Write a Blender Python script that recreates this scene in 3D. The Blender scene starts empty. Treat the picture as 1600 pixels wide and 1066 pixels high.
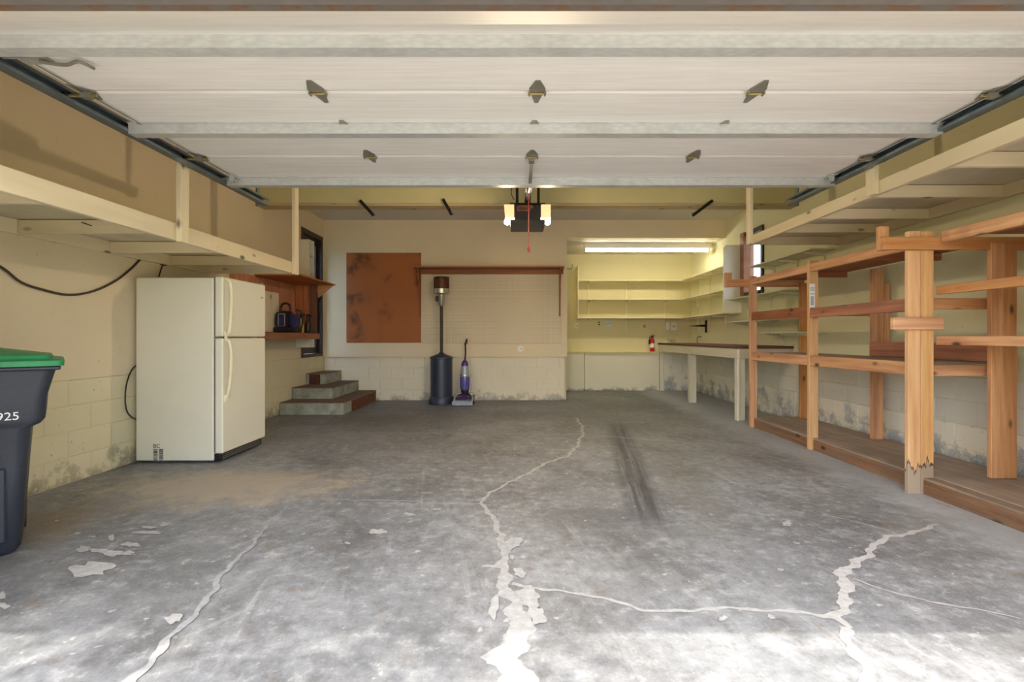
import bpy, bmesh, math, random
from mathutils import Matrix, Vector
random.seed(7)
SC = bpy.context.scene
COL = SC.collection
# ------------------------------------------------------------------ camera
F, CX, CY, H = 770.0, 808.0, 527.0, 1.13          # focal length and vanishing point in pixels of the 1600x1066 frame, eye height
cam_d = bpy.data.cameras.new('camera')
cam_d.sensor_fit = 'HORIZONTAL'; cam_d.sensor_width = 36.0
cam_d.lens = 36.0 * F / 1600.0
cam_d.shift_x = -(CX - 800.0) / 1600.0
cam_d.shift_y = -(533.0 - CY) / 1600.0
cam_d.clip_start = 0.05
cam = bpy.data.objects.new('camera', cam_d); COL.objects.link(cam)
cam.location = (0, 0, H); cam.rotation_euler = (math.radians(90), 0, 0)
SC.camera = cam
# ------------------------------------------------------------------ sky, sun, exposure
SUN_DIR = Vector((0.30, 0.646, -1.0)).normalized()
world = bpy.data.worlds.new('world'); SC.world = world
world.use_nodes = True
wn = world.node_tree.nodes; wl = world.node_tree.links
sky = wn.new('ShaderNodeTexSky'); sky.sky_type = 'NISHITA'; sky.sun_disc = False
sky.sun_elevation = math.radians(54); sky.sun_rotation = math.radians(200); sky.dust_density = 3.0
bg = wn['Background']; hs = wn.new('ShaderNodeHueSaturation'); hs.inputs['Saturation'].default_value = 0.68; wl.new(sky.outputs[0], hs.inputs['Color']); wl.new(hs.outputs[0], bg.inputs[0]); bg.inputs[1].default_value = 0.42
sun_d = bpy.data.lights.new('sun', 'SUN'); sun_d.energy = 2.1; sun_d.angle = math.radians(0.55); sun_d.color = (1.0, 0.93, 0.82)
sun = bpy.data.objects.new('sun', sun_d); COL.objects.link(sun); sun.location = (-3, -3, 9)
sun.rotation_euler = SUN_DIR.to_track_quat('-Z', 'Y').to_euler()
SC.view_settings.view_transform = 'Standard'
SC.view_settings.look = 'None'
SC.view_settings.gamma = 1.0
SC.view_settings.use_curve_mapping = False
SC.view_settings.exposure = 1.12
SC.cycles.max_bounces = 12; SC.cycles.diffuse_bounces = 8; SC.cycles.glossy_bounces = 4; SC.cycles.transmission_bounces = 8
TUBE_E, LENS_E = 10.5, 700.0

# ------------------------------------------------------------------ materials
def lin(c):
    return tuple(((v/255.0)/12.92 if v/255.0 <= 0.04045 else ((v/255.0+0.055)/1.055)**2.4) for v in c) + (1.0,)
class NT:
    def __init__(s, name):
        s.m = bpy.data.materials.new(name); s.m.use_nodes = True
        s.n = s.m.node_tree.nodes; s.l = s.m.node_tree.links; s.b = s.n['Principled BSDF']
        s._pos = None
    def node(s, t, **kw):
        x = s.n.new(t)
        for k, v in kw.items(): setattr(x, k, v)
        return x
    def put(s, sock, v):
        if hasattr(v, 'is_output'): s.l.new(v, sock)
        else: sock.default_value = v
    def pos(s):
        if s._pos is None: s._pos = s.node('ShaderNodeNewGeometry').outputs['Position']
        return s._pos
    def xyz(s):
        x = s.node('ShaderNodeSeparateXYZ'); s.put(x.inputs[0], s.pos()); return x.outputs
    def mapped(s, vec, scale=(1,1,1), loc=(0,0,0)):
        x = s.node('ShaderNodeMapping'); s.put(x.inputs['Vector'], vec)
        x.inputs['Scale'].default_value = scale; x.inputs['Location'].default_value = loc
        return x.outputs[0]
    def noise(s, scale, detail=4, rough=0.6, vec=None):
        x = s.node('ShaderNodeTexNoise'); s.put(x.inputs['Vector'], vec if vec is not None else s.pos())
        x.inputs['Scale'].default_value = scale; x.inputs['Detail'].default_value = detail; x.inputs['Roughness'].default_value = rough
        return x.outputs['Fac']
    def ramp(s, fac, a, b, ca=(0,0,0,1), cb=(1,1,1,1)):
        x = s.node('ShaderNodeValToRGB'); s.put(x.inputs[0], fac)
        e = x.color_ramp.elements; e[0].position = a; e[1].position = b; e[0].color = ca; e[1].color = cb
        return x.outputs[0]
    def span(s, v, a, b, lo=0.0, hi=1.0):
        x = s.node('ShaderNodeMapRange'); s.put(x.inputs[0], v)
        for i, q in enumerate((a, b, lo, hi)): x.inputs[i+1].default_value = q
        return x.outputs[0]
    def math(s, op, a, b=0.0, c=0.0):
        x = s.node('ShaderNodeMath', operation=op)
        s.put(x.inputs[0], a); s.put(x.inputs[1], b); s.put(x.inputs[2], c)
        return x.outputs[0]
    def mix(s, fac, a, b):
        x = s.node('ShaderNodeMix', data_type='RGBA')
        s.put(x.inputs[0], fac); s.put(x.inputs[6], a); s.put(x.inputs[7], b)
        return x.outputs[2]
    def bump(s, h, strength=0.3, dist=0.01):
        x = s.node('ShaderNodeBump'); x.inputs['Strength'].default_value = strength; x.inputs['Distance'].default_value = dist
        s.put(x.inputs['Height'], h); s.l.new(x.outputs[0], s.b.inputs['Normal'])
    def out(s, col, rough=0.6, metal=0.0):
        s.put(s.b.inputs['Base Color'], col); s.put(s.b.inputs['Roughness'], rough); s.put(s.b.inputs['Metallic'], metal)
        return s.m
MATS = {}
def plain(name, rgb, rough=0.5, metal=0.0, vary=0.12, scale=9.0):
    if name in MATS: return MATS[name]
    t = NT(name); c = lin(rgb)
    f = t.noise(scale, 5)
    a = tuple(max(0, v*(1-vary)) for v in c[:3]) + (1,); b = tuple(min(1, v*(1+vary)) for v in c[:3]) + (1,)
    MATS[name] = t.out(t.ramp(f, 0.3, 0.7, a, b), rough, metal)
    return MATS[name]
def emit(name, rgb, strength, base=None):
    t = NT(name); t.out(lin(base or rgb), 0.5)
    t.b.inputs['Emission Color'].default_value = lin(rgb); t.b.inputs['Emission Strength'].default_value = strength
    return t.m
def wood(name, light, dark, axis, knots=True, worn=0.0, foot=0.0):
    key = '%s_%s' % (name, axis)
    if key in MATS: return MATS[key]
    t = NT(key)
    oi = t.node('ShaderNodeObjectInfo'); tc = t.node('ShaderNodeTexCoord')
    off = t.node('ShaderNodeVectorMath', operation='SCALE'); off.inputs[0].default_value = (13.1, 7.7, 5.3); t.l.new(oi.outputs['Random'], off.inputs['Scale'])
    add = t.node('ShaderNodeVectorMath', operation='ADD'); t.l.new(tc.outputs['Object'], add.inputs[0]); t.l.new(off.outputs[0], add.inputs[1])
    i = 'xyz'.index(axis)
    sc = [22.0]*3; sc[i] = 1.1
    g = t.noise(1.0, 5, 0.65, t.mapped(add.outputs[0], tuple(sc)))
    sc2 = [3.0]*3; sc2[i] = 0.7
    g2 = t.noise(1.0, 3, 0.5, t.mapped(add.outputs[0], tuple(sc2)))
    c = t.ramp(g, 0.3, 0.7, lin(dark), lin(light))
    c = t.mix(t.math('MULTIPLY', t.ramp(g2, 0.35, 0.75), 0.35), c, lin(tuple(int(v*0.72) for v in dark)))
    if knots:
        v = t.node('ShaderNodeTexVoronoi'); sck = [7.0]*3; sck[i] = 3.2
        t.l.new(t.mapped(add.outputs[0], tuple(sck)), v.inputs['Vector']); v.inputs['Scale'].default_value = 1.0
        c = t.mix(t.ramp(v.outputs['Distance'], 0.07, 0.17, (1,1,1,1), (0,0,0,1)), c, lin(tuple(int(q*0.45) for q in dark)))
    if worn:
        c = t.mix(t.math('MULTIPLY', t.ramp(t.noise(3.0, 6, 0.7), 0.45, 0.6), worn), c, lin((120, 108, 96)))
    if foot:                     # weathered, water-stained end grain at the foot of a post
        zz = t.math('ADD', t.xyz()[2], t.math('MULTIPLY', t.math('SUBTRACT', t.noise(1.0, 3, 0.6, t.mapped(t.pos(), (26, 26, 1.5))), 0.5), 0.34))
        c = t.mix(t.ramp(zz, foot, foot+0.012, (1,1,1,1), (0,0,0,1)), c, lin((168, 150, 128)))
        ed = t.math('ABSOLUTE', t.math('SUBTRACT', zz, foot+0.006)); c = t.mix(t.ramp(ed, 0.006, 0.014, (1,1,1,1), (0,0,0,1)), c, lin((88, 58, 36)))
    r = t.math('MULTIPLY_ADD', oi.outputs['Random'], 0.3, 0.85)
    hv = t.node('ShaderNodeHueSaturation'); t.put(hv.inputs['Color'], c); t.put(hv.inputs['Value'], r); t.put(hv.inputs['Saturation'], t.math('MULTIPLY_ADD', oi.outputs['Random'], -0.25, 1.08))
    t.bump(g, 0.15, 0.004)
    MATS[key] = t.out(hv.outputs[0], 0.62)
    return MATS[key]
def fir(ax): return wood('fir', (226, 170, 112), (176, 110, 62), ax)
def pale_fir(ax): return wood('pale_fir', (238, 196, 142), (208, 150, 94), ax)
def red_fir(ax): return wood('red_fir', (184, 112, 66), (130, 70, 40), ax)
def old_ply(ax): return wood('old_plywood', (178, 158, 138), (142, 120, 104), ax, False, 0.5)
def cream_wood(ax): return wood('cream_painted_wood', (234, 218, 182), (226, 208, 168), ax, True)
def brown_wood(ax): return wood('brown_wood', (172, 104, 52), (128, 70, 34), ax, False)
def white_wood(ax): return wood('white_painted_wood', (226, 220, 198), (216, 208, 182), ax, False)

def paint(name, rgb, dirt=0.25, low=None, dark=(84, 78, 62), pale=(168, 166, 160)):
    """painted wall: soft blotches, specks; low = height under which grime and peeling show"""
    t = NT(name); c = lin(rgb)
    n1 = t.noise(1.1, 4); n2 = t.noise(55.0, 3)
    col = t.mix(t.math('MULTIPLY', t.ramp(n1, 0.4, 0.75), dirt), c, tuple(v*0.72 for v in c[:3]) + (1,))
    sp = t.ramp(t.noise(38.0, 2, 0.4), 0.73, 0.77)
    col = t.mix(t.math('MULTIPLY', sp, 0.5), col, lin((120, 100, 70)))
    if low:
        z = t.xyz()[2]
        n = t.noise(4.5, 7, 0.72)
        g = t.math('MULTIPLY_ADD', z, -1.0/low, 1.0)           # 1 at the floor, 0 at height low
        m = t.ramp(t.math('ADD', g, t.math('MULTIPLY', t.math('SUBTRACT', n, 0.5), 2.6)), 0.72, 1.0)
        g2 = t.noise(9.0, 6, 0.7)
        dirtc = t.ramp(g2, 0.42, 0.62, lin(dark), lin(pale))
        col = t.mix(t.math('MULTIPLY', m, 0.85), col, dirtc)
    t.bump(n2, 0.25, 0.004)
    return t.out(col, 0.75)
M_WALL = paint('wall_paint_tan', (224, 208, 176))
M_WALLR = paint('wall_paint_green_cream', (226, 222, 184))
M_ALC = paint('wall_paint_yellow', (216, 206, 160))
M_BEAM = paint('beam_paint_olive', (200, 194, 144), 0.4)
M_CEIL = paint('ceiling_texture', (214, 206, 194), 0.2)
M_BLK_L = paint('block_paint_cream', (222, 212, 176), 0.3, 0.45, (98, 82, 46), (176, 166, 140))
M_BLK_B = paint('block_paint_white', (222, 214, 190), 0.25, 0.36, (84, 80, 70), (170, 166, 154))
M_BLK_R = paint('block_paint_grey', (232, 228, 212), 0.3, 0.95, (96, 96, 94), (176, 184, 194))
M_PANEL = paint('panel_paint_white', (222, 216, 194), 0.2, 0.22)

def floor_material():
    t = NT('concrete_floor'); x, y, z = t.xyz()
    def rot(deg, sc, loc=(0, 0, 0)):
        m = t.node('ShaderNodeMapping', vector_type='TEXTURE'); t.put(m.inputs['Vector'], t.pos()); m.inputs['Rotation'].default_value = (0, 0, math.radians(deg)); m.inputs['Scale'].default_value = tuple(1.0/v for v in sc); m.inputs['Location'].default_value = loc
        return m.outputs[0]
    n1 = t.noise(0.6, 8, 0.66); n2 = t.noise(3.4, 9, 0.72); n3 = t.noise(70.0, 3); n4 = t.noise(1.5, 9, 0.75, rot(25, (1, 0.45, 1), (3, 1, 0)))
    col = t.ramp(n1, 0.36, 0.64, lin((106, 108, 111)), lin((152, 155, 158)))
    col = t.mix(t.math('MULTIPLY', t.ramp(n4, 0.5, 0.66), 0.78), col, lin((88, 87, 86)))
    col = t.mix(t.math('MULTIPLY', t.ramp(n2, 0.5, 0.7), 0.4), col, lin((184, 185, 186)))
    n5 = t.noise(13.0, 8, 0.75)
    col = t.mix(t.math('MULTIPLY', t.ramp(n5, 0.50, 0.62), 0.45), col, lin((88, 87, 86)))
    col = t.mix(t.math('MULTIPLY', t.ramp(n5, 0.36, 0.46, (1,1,1,1), (0,0,0,1)), 0.4), col, lin((190, 191, 192)))
    # scuffs: stretched streaks in several directions
    for deg, sc, lo, hi, amt, c in ((12, (9, 0.8, 1), 0.58, 0.68, 0.40, (198, 198, 196)), (-35, (10, 0.9, 1), 0.60, 0.70, 0.35, (200, 200, 198)), (70, (8, 1.0, 1), 0.60, 0.70, 0.35, (84, 82, 80)), (5, (14, 0.7, 1), 0.58, 0.70, 0.35, (92, 90, 88))):
        w = t.noise(1.0, 6, 0.7, rot(deg, sc, (deg, 2, 0)))
        col = t.mix(t.math('MULTIPLY', t.math('MULTIPLY', t.ramp(w, lo, hi), t.ramp(n1, 0.35, 0.6)), amt), col, lin(c))
    # darker grey over the rear half of the slab
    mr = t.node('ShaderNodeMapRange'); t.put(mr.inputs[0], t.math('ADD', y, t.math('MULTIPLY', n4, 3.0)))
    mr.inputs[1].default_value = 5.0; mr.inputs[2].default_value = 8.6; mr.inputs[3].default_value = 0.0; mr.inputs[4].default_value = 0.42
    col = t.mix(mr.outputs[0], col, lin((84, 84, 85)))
    def blob(cx, cy, rx, ry, lo, hi):
        dx = t.math('DIVIDE', t.math('SUBTRACT', x, cx), rx); dy = t.math('DIVIDE', t.math('SUBTRACT', y, cy), ry)
        r = t.math('SQRT', t.math('ADD', t.math('MULTIPLY', dx, dx), t.math('MULTIPLY', dy, dy)))
        return t.ramp(t.math('ADD', r, t.math('MULTIPLY', t.math('SUBTRACT', n2, 0.5), 2.4)), lo, hi, (1,1,1,1), (0,0,0,1))
    # tan dust spilled in front of the refrigerator, dark oil spots
    col = t.mix(t.math('MULTIPLY', blob(-2.2, 3.75, 1.2, 0.6, 0.4, 1.3), 0.75), col, lin((184, 172, 152)))
    col = t.mix(t.math('MULTIPLY', blob(-2.9, 3.0, 0.5, 0.5, 0.3, 1.1), 0.6), col, lin((126, 106, 78)))
    col = t.mix(t.math('MULTIPLY', blob(0.45, 3.1, 0.5, 0.3, 0.2, 1.2), 0.5), col, lin((84, 84, 90)))
    col = t.mix(t.math('MULTIPLY', blob(-1.7, 6.6, 1.3, 0.8, 0.3, 1.2), 0.5), col, lin((70, 70, 70)))
    def streak(x0, y0, x1, y1, w, amt, c):
        nonlocal col
        L = math.hypot(x1-x0, y1-y0); ux, uy = (x1-x0)/L, (y1-y0)/L
        a = t.math('SUBTRACT', x, x0); b = t.math('SUBTRACT', y, y0)
        perp = t.math('ABSOLUTE', t.math('SUBTRACT', t.math('MULTIPLY', a, uy), t.math('MULTIPLY', b, ux)))
        al = t.math('ADD', t.math('MULTIPLY', a, ux), t.math('MULTIPLY', b, uy))
        m = t.ramp(t.math('ADD', perp, t.math('MULTIPLY', t.math('SUBTRACT', n2, 0.5), w*1.6)), w*0.5, w*1.4, (1,1,1,1), (0,0,0,1))
        tread = t.ramp(t.noise(1.0, 5, 0.7, rot(math.degrees(math.atan2(uy, ux)), (0.7, 24, 1))), 0.40, 0.56)
        e = t.math('MULTIPLY', t.ramp(al, 0.0, 0.5), t.ramp(t.math('SUBTRACT', L, al), 0.0, 0.5))
        col = t.mix(t.math('MULTIPLY', t.math('MULTIPLY', t.math('MULTIPLY', m, e), t.math('MULTIPLY_ADD', tread, 0.6, 0.4)), amt), col, c)
    streak(0.78, 2.75, 1.32, 6.6, 0.12, 0.95, lin((58, 58, 66)))
    streak(1.15, 2.6, 1.45, 4.8, 0.14, 0.35, lin((104, 96, 82)))
    # pale cement wash along the storage rack
    col = t.mix(t.math('MULTIPLY', t.span(t.math('ADD', x, t.math('MULTIPLY', t.math('SUBTRACT', n2, 0.5), 0.9)), 2.42, 2.72), 0.5), col, lin((192, 198, 204)))
    col = t.mix(t.math('MULTIPLY', t.ramp(t.noise(6.5, 3, 0.5), 0.66, 0.74), 0.4), col, lin((136, 112, 84)))
    col = t.mix(t.math('MULTIPLY', t.ramp(t.noise(16, 3, 0.5), 0.68, 0.72), 0.5), col, lin((206, 205, 200)))
    col = t.mix(t.math('MULTIPLY', t.ramp(n3, 0.52, 0.78), 0.2), col, lin((196, 196, 194)))
    t.bump(t.math('ADD', n3, n2), 0.2, 0.005)
    return t.out(col, t.ramp(n2, 0.3, 0.7, (0.42,)*3+(1,), (0.68,)*3+(1,)))
M_FLOOR = floor_material()
def pegboard(name, rgb, hole, stain):
    t = NT(name); x, y, z = t.xyz()
    def cell(v):
        f = t.math('FRACT', t.math('DIVIDE', v, 0.0254)); d = t.math('SUBTRACT', f, 0.5); return t.math('MULTIPLY', d, d)
    r = t.math('ADD', cell(x), cell(z))
    m = t.math('LESS_THAN', r, 0.055)
    c = lin(rgb)
    col = t.mix(t.math('MULTIPLY', t.ramp(t.noise(2.6, 6, 0.7), 0.54, 0.66), stain), t.ramp(t.noise(1.5, 3), 0.3, 0.7, tuple(v*0.9 for v in c[:3])+(1,), c), lin((50, 30, 18)))
    t.out(t.mix(m, col, lin(hole)), 0.6)
    return t.m
M_PEG_B = pegboard('pegboard_brown', (178, 104, 46), (92, 48, 20), 0.75)
M_PEG_W = pegboard('pegboard_cream', (226, 212, 182), (150, 130, 100), 0.05)
def galvanized():
    t = NT('galvanized_steel')
    v = t.node('ShaderNodeTexVoronoi'); t.l.new(t.mapped(t.pos(), (0.35, 1, 1)), v.inputs['Vector']); v.inputs['Scale'].default_value = 60
    c = t.ramp(v.outputs['Distance'], 0.1, 0.9, lin((206, 207, 205)), lin((190, 192, 192)))
    c = t.mix(t.math('MULTIPLY', t.ramp(t.noise(3, 6, 0.7), 0.5, 0.7), 0.45), c, lin((160, 158, 150)))
    return t.out(c, 0.42, 0.35)
M_GALV = galvanized()
def door_skin():
    t = NT('white_door_skin')
    g = t.noise(1.0, 5, 0.6, t.mapped(t.pos(), (2.5, 60, 60)))
    c = t.ramp(g, 0.3, 0.7, lin((222, 218, 214)), lin((236, 233, 230)))
    y = t.xyz()[1]
    gr = t.math('MULTIPLY', t.span(t.math('ADD', y, t.math('MULTIPLY', t.noise(3, 6, 0.7), 0.5)), 2.1, 2.5, 1.0, 0.0), 0.3)
    c = t.mix(gr, c, lin((176, 166, 150)))
    t.bump(g, 0.12, 0.004)
    return t.out(c, 0.5)
M_SKIN = door_skin()
def rust_strip():
    t = NT('rusty_retainer'); n = t.noise(9, 7, 0.75)
    return t.out(t.ramp(n, 0.45, 0.6, lin((104, 98, 92)), lin((112, 82, 60))), 0.7, 0.2)
M_RUST = rust_strip()
M_STEEL = plain('zinc_hardware', (140, 137, 126), 0.45, 0.45)
M_BRASS = plain('yellow_zinc_pin', (176, 156, 104), 0.35, 0.7)
M_TRACK = plain('track_steel', (128, 142, 150), 0.38, 0.75, 0.2)
M_BLACK = plain('black_plastic', (30, 29, 30), 0.4)
M_BLACKM = plain('black_iron', (34, 32, 32), 0.5, 0.4)
M_FRIDGE = plain('almond_enamel', (234, 229, 208), 0.38, 0, 0.02, 3)
M_HANDLE = plain('almond_plastic', (238, 230, 196), 0.35, 0, 0.03)
M_GASKET = plain('grey_gasket', (116, 112, 100), 0.6)
M_BIN = plain('speckled_navy_plastic', (44, 48, 58), 0.5, 0, 0.55, 260)
M_LID = plain('green_plastic', (34, 132, 78), 0.4, 0, 0.15)
M_WHITE = plain('white_print', (236, 236, 232), 0.6, 0, 0.02)
M_PRINT = plain('black_print', (40, 38, 36), 0.6)
M_CRACK = plain('crack_filler', (174, 173, 171), 0.85, 0, 0.16, 30)
M_CRACK2 = plain('thin_crack_filler', (164, 163, 161), 0.85, 0, 0.16, 30)
M_CARPET = plain('brown_step_carpet', (112, 92, 76), 0.95, 0, 0.3, 40)
M_STEPC = plain('grey_painted_concrete', (150, 152, 138), 0.8, 0, 0.3, 8)
M_REDRISER = plain('dark_red_riser', (84, 42, 30), 0.8, 0, 0.5, 18)
M_DKFRAME = plain('dark_brown_frame', (50, 34, 28), 0.45, 0, 0.3)
M_REDJAMB = plain('reddish_window_wood', (158, 104, 72), 0.5, 0, 0.25)
M_NAVY = plain('navy_painted_steel', (50, 58, 74), 0.42, 0.2, 0.15)
M_POLE = plain('dark_bronze_pole', (58, 52, 46), 0.4, 0.5)
M_BURN = plain('rusted_burner_mesh', (92, 54, 34), 0.55, 0.5, 0.5, 20)
M_SILVER = plain('brushed_silver', (190, 186, 170), 0.3, 0.8)
M_PURPLE = plain('purple_plastic', (86, 40, 130), 0.3)
M_VIOLET = plain('violet_tank_plastic', (86, 78, 150), 0.2, 0, 0.25)
M_CLEARP = plain('smoky_clear_tank', (150, 160, 176), 0.15, 0, 0.2)
M_GREYP = plain('grey_plastic', (166, 166, 168), 0.3)
M_BLUEP = plain('deep_blue_plastic', (32, 46, 100), 0.25, 0, 0.25)
M_RED = plain('red_enamel', (190, 26, 30), 0.3)
M_REDCORD = plain('red_cord', (196, 60, 52), 0.6)
M_YELLOW = plain('yellow_liquid', (214, 186, 60), 0.3)
M_WIRE = plain('dark_cable', (66, 54, 44), 0.6)
M_PLATE = plain('white_cover_plate', (234, 230, 216), 0.4, 0, 0.03)
M_PAPER = plain('pale_blue_paper', (206, 214, 232), 0.8)
M_ORANGE = plain('orange_print', (196, 120, 56), 0.6)
M_BENCHTOP = wood('bench_top_stained', (124, 76, 52), (88, 48, 34), 'y', False)
M_TUBE = emit('fluorescent_tube', (255, 252, 234), TUBE_E)
M_LENS = emit('opener_lamp_lens', (255, 196, 128), 0.4, (250, 222, 190))
M_BULB = emit('opener_bulb', (255, 228, 188), LENS_E)
def glass(name, tint, rough):
    t = NT(name); t.out(lin(tint), rough); t.b.inputs['Transmission Weight'].default_value = 1.0; t.b.inputs['IOR'].default_value = 1.1
    return t.m
M_GLASS = glass('frosted_window_glass', (240, 246, 250), 0.35)
M_DGLASS = glass('blue_storm_glass', (150, 176, 206), 0.2)

# ------------------------------------------------------------------ geometry helpers (all take world coordinates)
XF = [None]
def wloc(o):
    v = Vector((0, 0, 0))
    while o is not None: v = v + o.location; o = o.parent
    return v
def tag(o, label=None, cat=None, group=None, kind=None):
    if label: o['label'] = label
    if cat: o['category'] = cat
    if group: o['group'] = group
    if kind: o['kind'] = kind
    return o
def thing(name, loc, label, cat, group=None):
    o = bpy.data.objects.new(name, None); COL.objects.link(o); o.location = loc; o.empty_display_size = 0.1
    return tag(o, label, cat, group)
def link(name, me, mat, parent, world):
    o = bpy.data.objects.new(name, me); COL.objects.link(o)
    if mat is not None and not me.materials: me.materials.append(mat)
    if parent is not None:
        o.parent = parent; o.location = Vector(world) - wloc(parent)
    else: o.location = world
    return o
def done(name, bm, mat, parent=None, smooth=False, label=None):
    if XF[0] is not None: bmesh.ops.transform(bm, matrix=XF[0], verts=bm.verts)
    bmesh.ops.recalc_face_normals(bm, faces=bm.faces)
    lo = Vector((min(v.co[i] for v in bm.verts) for i in range(3))); hi = Vector((max(v.co[i] for v in bm.verts) for i in range(3)))
    c = (lo + hi) / 2; c.z = lo.z if parent is None else c.z
    for v in bm.verts: v.co -= c
    me = bpy.data.meshes.new(name); bm.to_mesh(me); bm.free()
    if smooth:
        for p in me.polygons: p.use_smooth = True
        try: me.set_sharp_from_angle(angle=math.radians(40))
        except Exception: pass
    o = link(name, me, mat, parent, c)
    if label: o['label'] = label
    return o
def abox(bm, x0, x1, y0, y1, z0, z1, bev=0.0):
    vs = [bm.verts.new((x, y, z)) for x in (x0, x1) for y in (y0, y1) for z in (z0, z1)]
    fs = [(0,1,3,2), (4,6,7,5), (0,4,5,1), (2,3,7,6), (0,2,6,4), (1,5,7,3)]
    faces = [bm.faces.new([vs[i] for i in f]) for f in fs]
    if bev:
        es = {e for f in faces for e in f.edges}
        bmesh.ops.bevel(bm, geom=list(es), offset=bev, segments=1, affect='EDGES')
def box(name, x0, x1, y0, y1, z0, z1, mat, parent=None, bev=0.003, label=None):
    bm = bmesh.new(); abox(bm, x0, x1, y0, y1, z0, z1, min(bev, 0.3*min(x1-x0, y1-y0, z1-z0)))
    if callable(mat):
        d = (x1-x0, y1-y0, z1-z0); mat = mat('xyz'[d.index(max(d))])
    return done(name, bm, mat, parent, label=label)
def boxes(name, lst, mat, parent=None, bev=0.0, label=None):
    bm = bmesh.new()
    for b in lst: abox(bm, *b, bev)
    return done(name, bm, mat, parent, label=label)
def atube(bm, pts, r, seg=8, closed=False):
    pts = [Vector(p) for p in pts]; n = len(pts); rings = []
    up = Vector((0.123, 0.31, 0.94))
    for i, p in enumerate(pts):
        a = pts[i-1] if (i > 0 or closed) else pts[i]; b = pts[(i+1) % n] if (i < n-1 or closed) else pts[i]
        t = (b - a).normalized(); u = t.cross(up)
        if u.length < 0.05: u = t.cross(Vector((1, 0.2, 0)))
        u.normalize(); w = t.cross(u)
        rr = r[i] if isinstance(r, (list, tuple)) else r
        rings.append([bm.verts.new(p + (u*math.cos(2*math.pi*k/seg) + w*math.sin(2*math.pi*k/seg))*rr) for k in range(seg)])
    for i in range(n if closed else n-1):
        a, b = rings[i], rings[(i+1) % n]
        for k in range(seg): bm.faces.new((a[k], a[(k+1) % seg], b[(k+1) % seg], b[k]))
    if not closed: bm.faces.new(rings[0]); bm.faces.new(rings[-1])
def smooth(pts, n=6):
    q = [Vector(p) for p in pts]; out = []
    for i in range(len(q)-1):
        p0, p1, p2, p3 = q[max(0, i-1)], q[i], q[i+1], q[min(len(q)-1, i+2)]
        for k in range(n):
            t = k/n; out.append(0.5*((2*p1)+(p2-p0)*t+(2*p0-5*p1+4*p2-p3)*t*t+(3*p1-p0-3*p2+p3)*t*t*t))
    return out+[q[-1]]
def tube(name, pts, r, mat, parent=None, seg=8, closed=False, label=None):
    if not closed and len(pts) > 3 and not isinstance(r, (list, tuple)): pts = smooth(pts, 4)
    bm = bmesh.new(); atube(bm, pts, r, seg, closed); return done(name, bm, mat, parent, True, label)
def alathe(bm, prof, cx, cy, seg=24, sx=1.0, sy=1.0):
    rings = [[bm.verts.new((cx + r*sx*math.cos(2*math.pi*k/seg), cy + r*sy*math.sin(2*math.pi*k/seg), z)) for k in range(seg)] for r, z in prof]
    for a, b in zip(rings, rings[1:]):
        for k in range(seg): bm.faces.new((a[k], a[(k+1) % seg], b[(k+1) % seg], b[k]))
    bm.faces.new(rings[0]); bm.faces.new(rings[-1])
def lathe(name, prof, cx, cy, mat, parent=None, seg=24, sx=1.0, sy=1.0, label=None):
    bm = bmesh.new(); alathe(bm, prof, cx, cy, seg, sx, sy); return done(name, bm, mat, parent, True, label)
def prism(name, pts, axis, a, b, mat, parent=None, label=None, bev=0.0):
    """extrude a 2-D outline along axis x / y / z from a to b; outline coords are the two other axes in order"""
    bm = bmesh.new()
    def mk(p, w):
        return {'x': (w, p[0], p[1]), 'y': (p[0], w, p[1]), 'z': (p[0], p[1], w)}[axis]
    A = [bm.verts.new(mk(p, a)) for p in pts]; B = [bm.verts.new(mk(p, b)) for p in pts]
    bm.faces.new(A); bm.faces.new(B)
    for i in range(len(pts)): j = (i+1) % len(pts); bm.faces.new((A[i], A[j], B[j], B[i]))
    if bev: bmesh.ops.bevel(bm, geom=list(bm.edges), offset=bev, segments=2, affect='EDGES')
    return done(name, bm, mat, parent, label=label)
def text(name, body, size, origin, right, up, mat, parent, extrude=0.0008):
    cu = bpy.data.curves.new(name, 'FONT'); cu.body = body; cu.size = size; cu.extrude = extrude
    to = bpy.data.objects.new(name, cu); COL.objects.link(to)
    dg = bpy.context.evaluated_depsgraph_get(); me = bpy.data.meshes.new_from_object(to.evaluated_get(dg))
    COL.objects.unlink(to); bpy.data.objects.remove(to)
    R, U = Vector(right).normalized(), Vector(up).normalized(); N = R.cross(U)
    m = Matrix((R, U, N)).transposed().to_4x4(); m.translation = Vector(origin)
    bm = bmesh.new(); bm.from_mesh(me); bpy.data.meshes.remove(me)
    bmesh.ops.transform(bm, matrix=m, verts=bm.verts)
    return done(name, bm, mat, parent)
def P(x, y, d): return Vector(((x-CX)*d/F, d, H-(y-CY)*d/F))
def G(x, y, z=0.0):                       # the floor point seen at a pixel
    d = F*(H-z)/(y-CY); return P(x, y, d)
def struct(o): o['kind'] = 'structure'; return o

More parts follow.
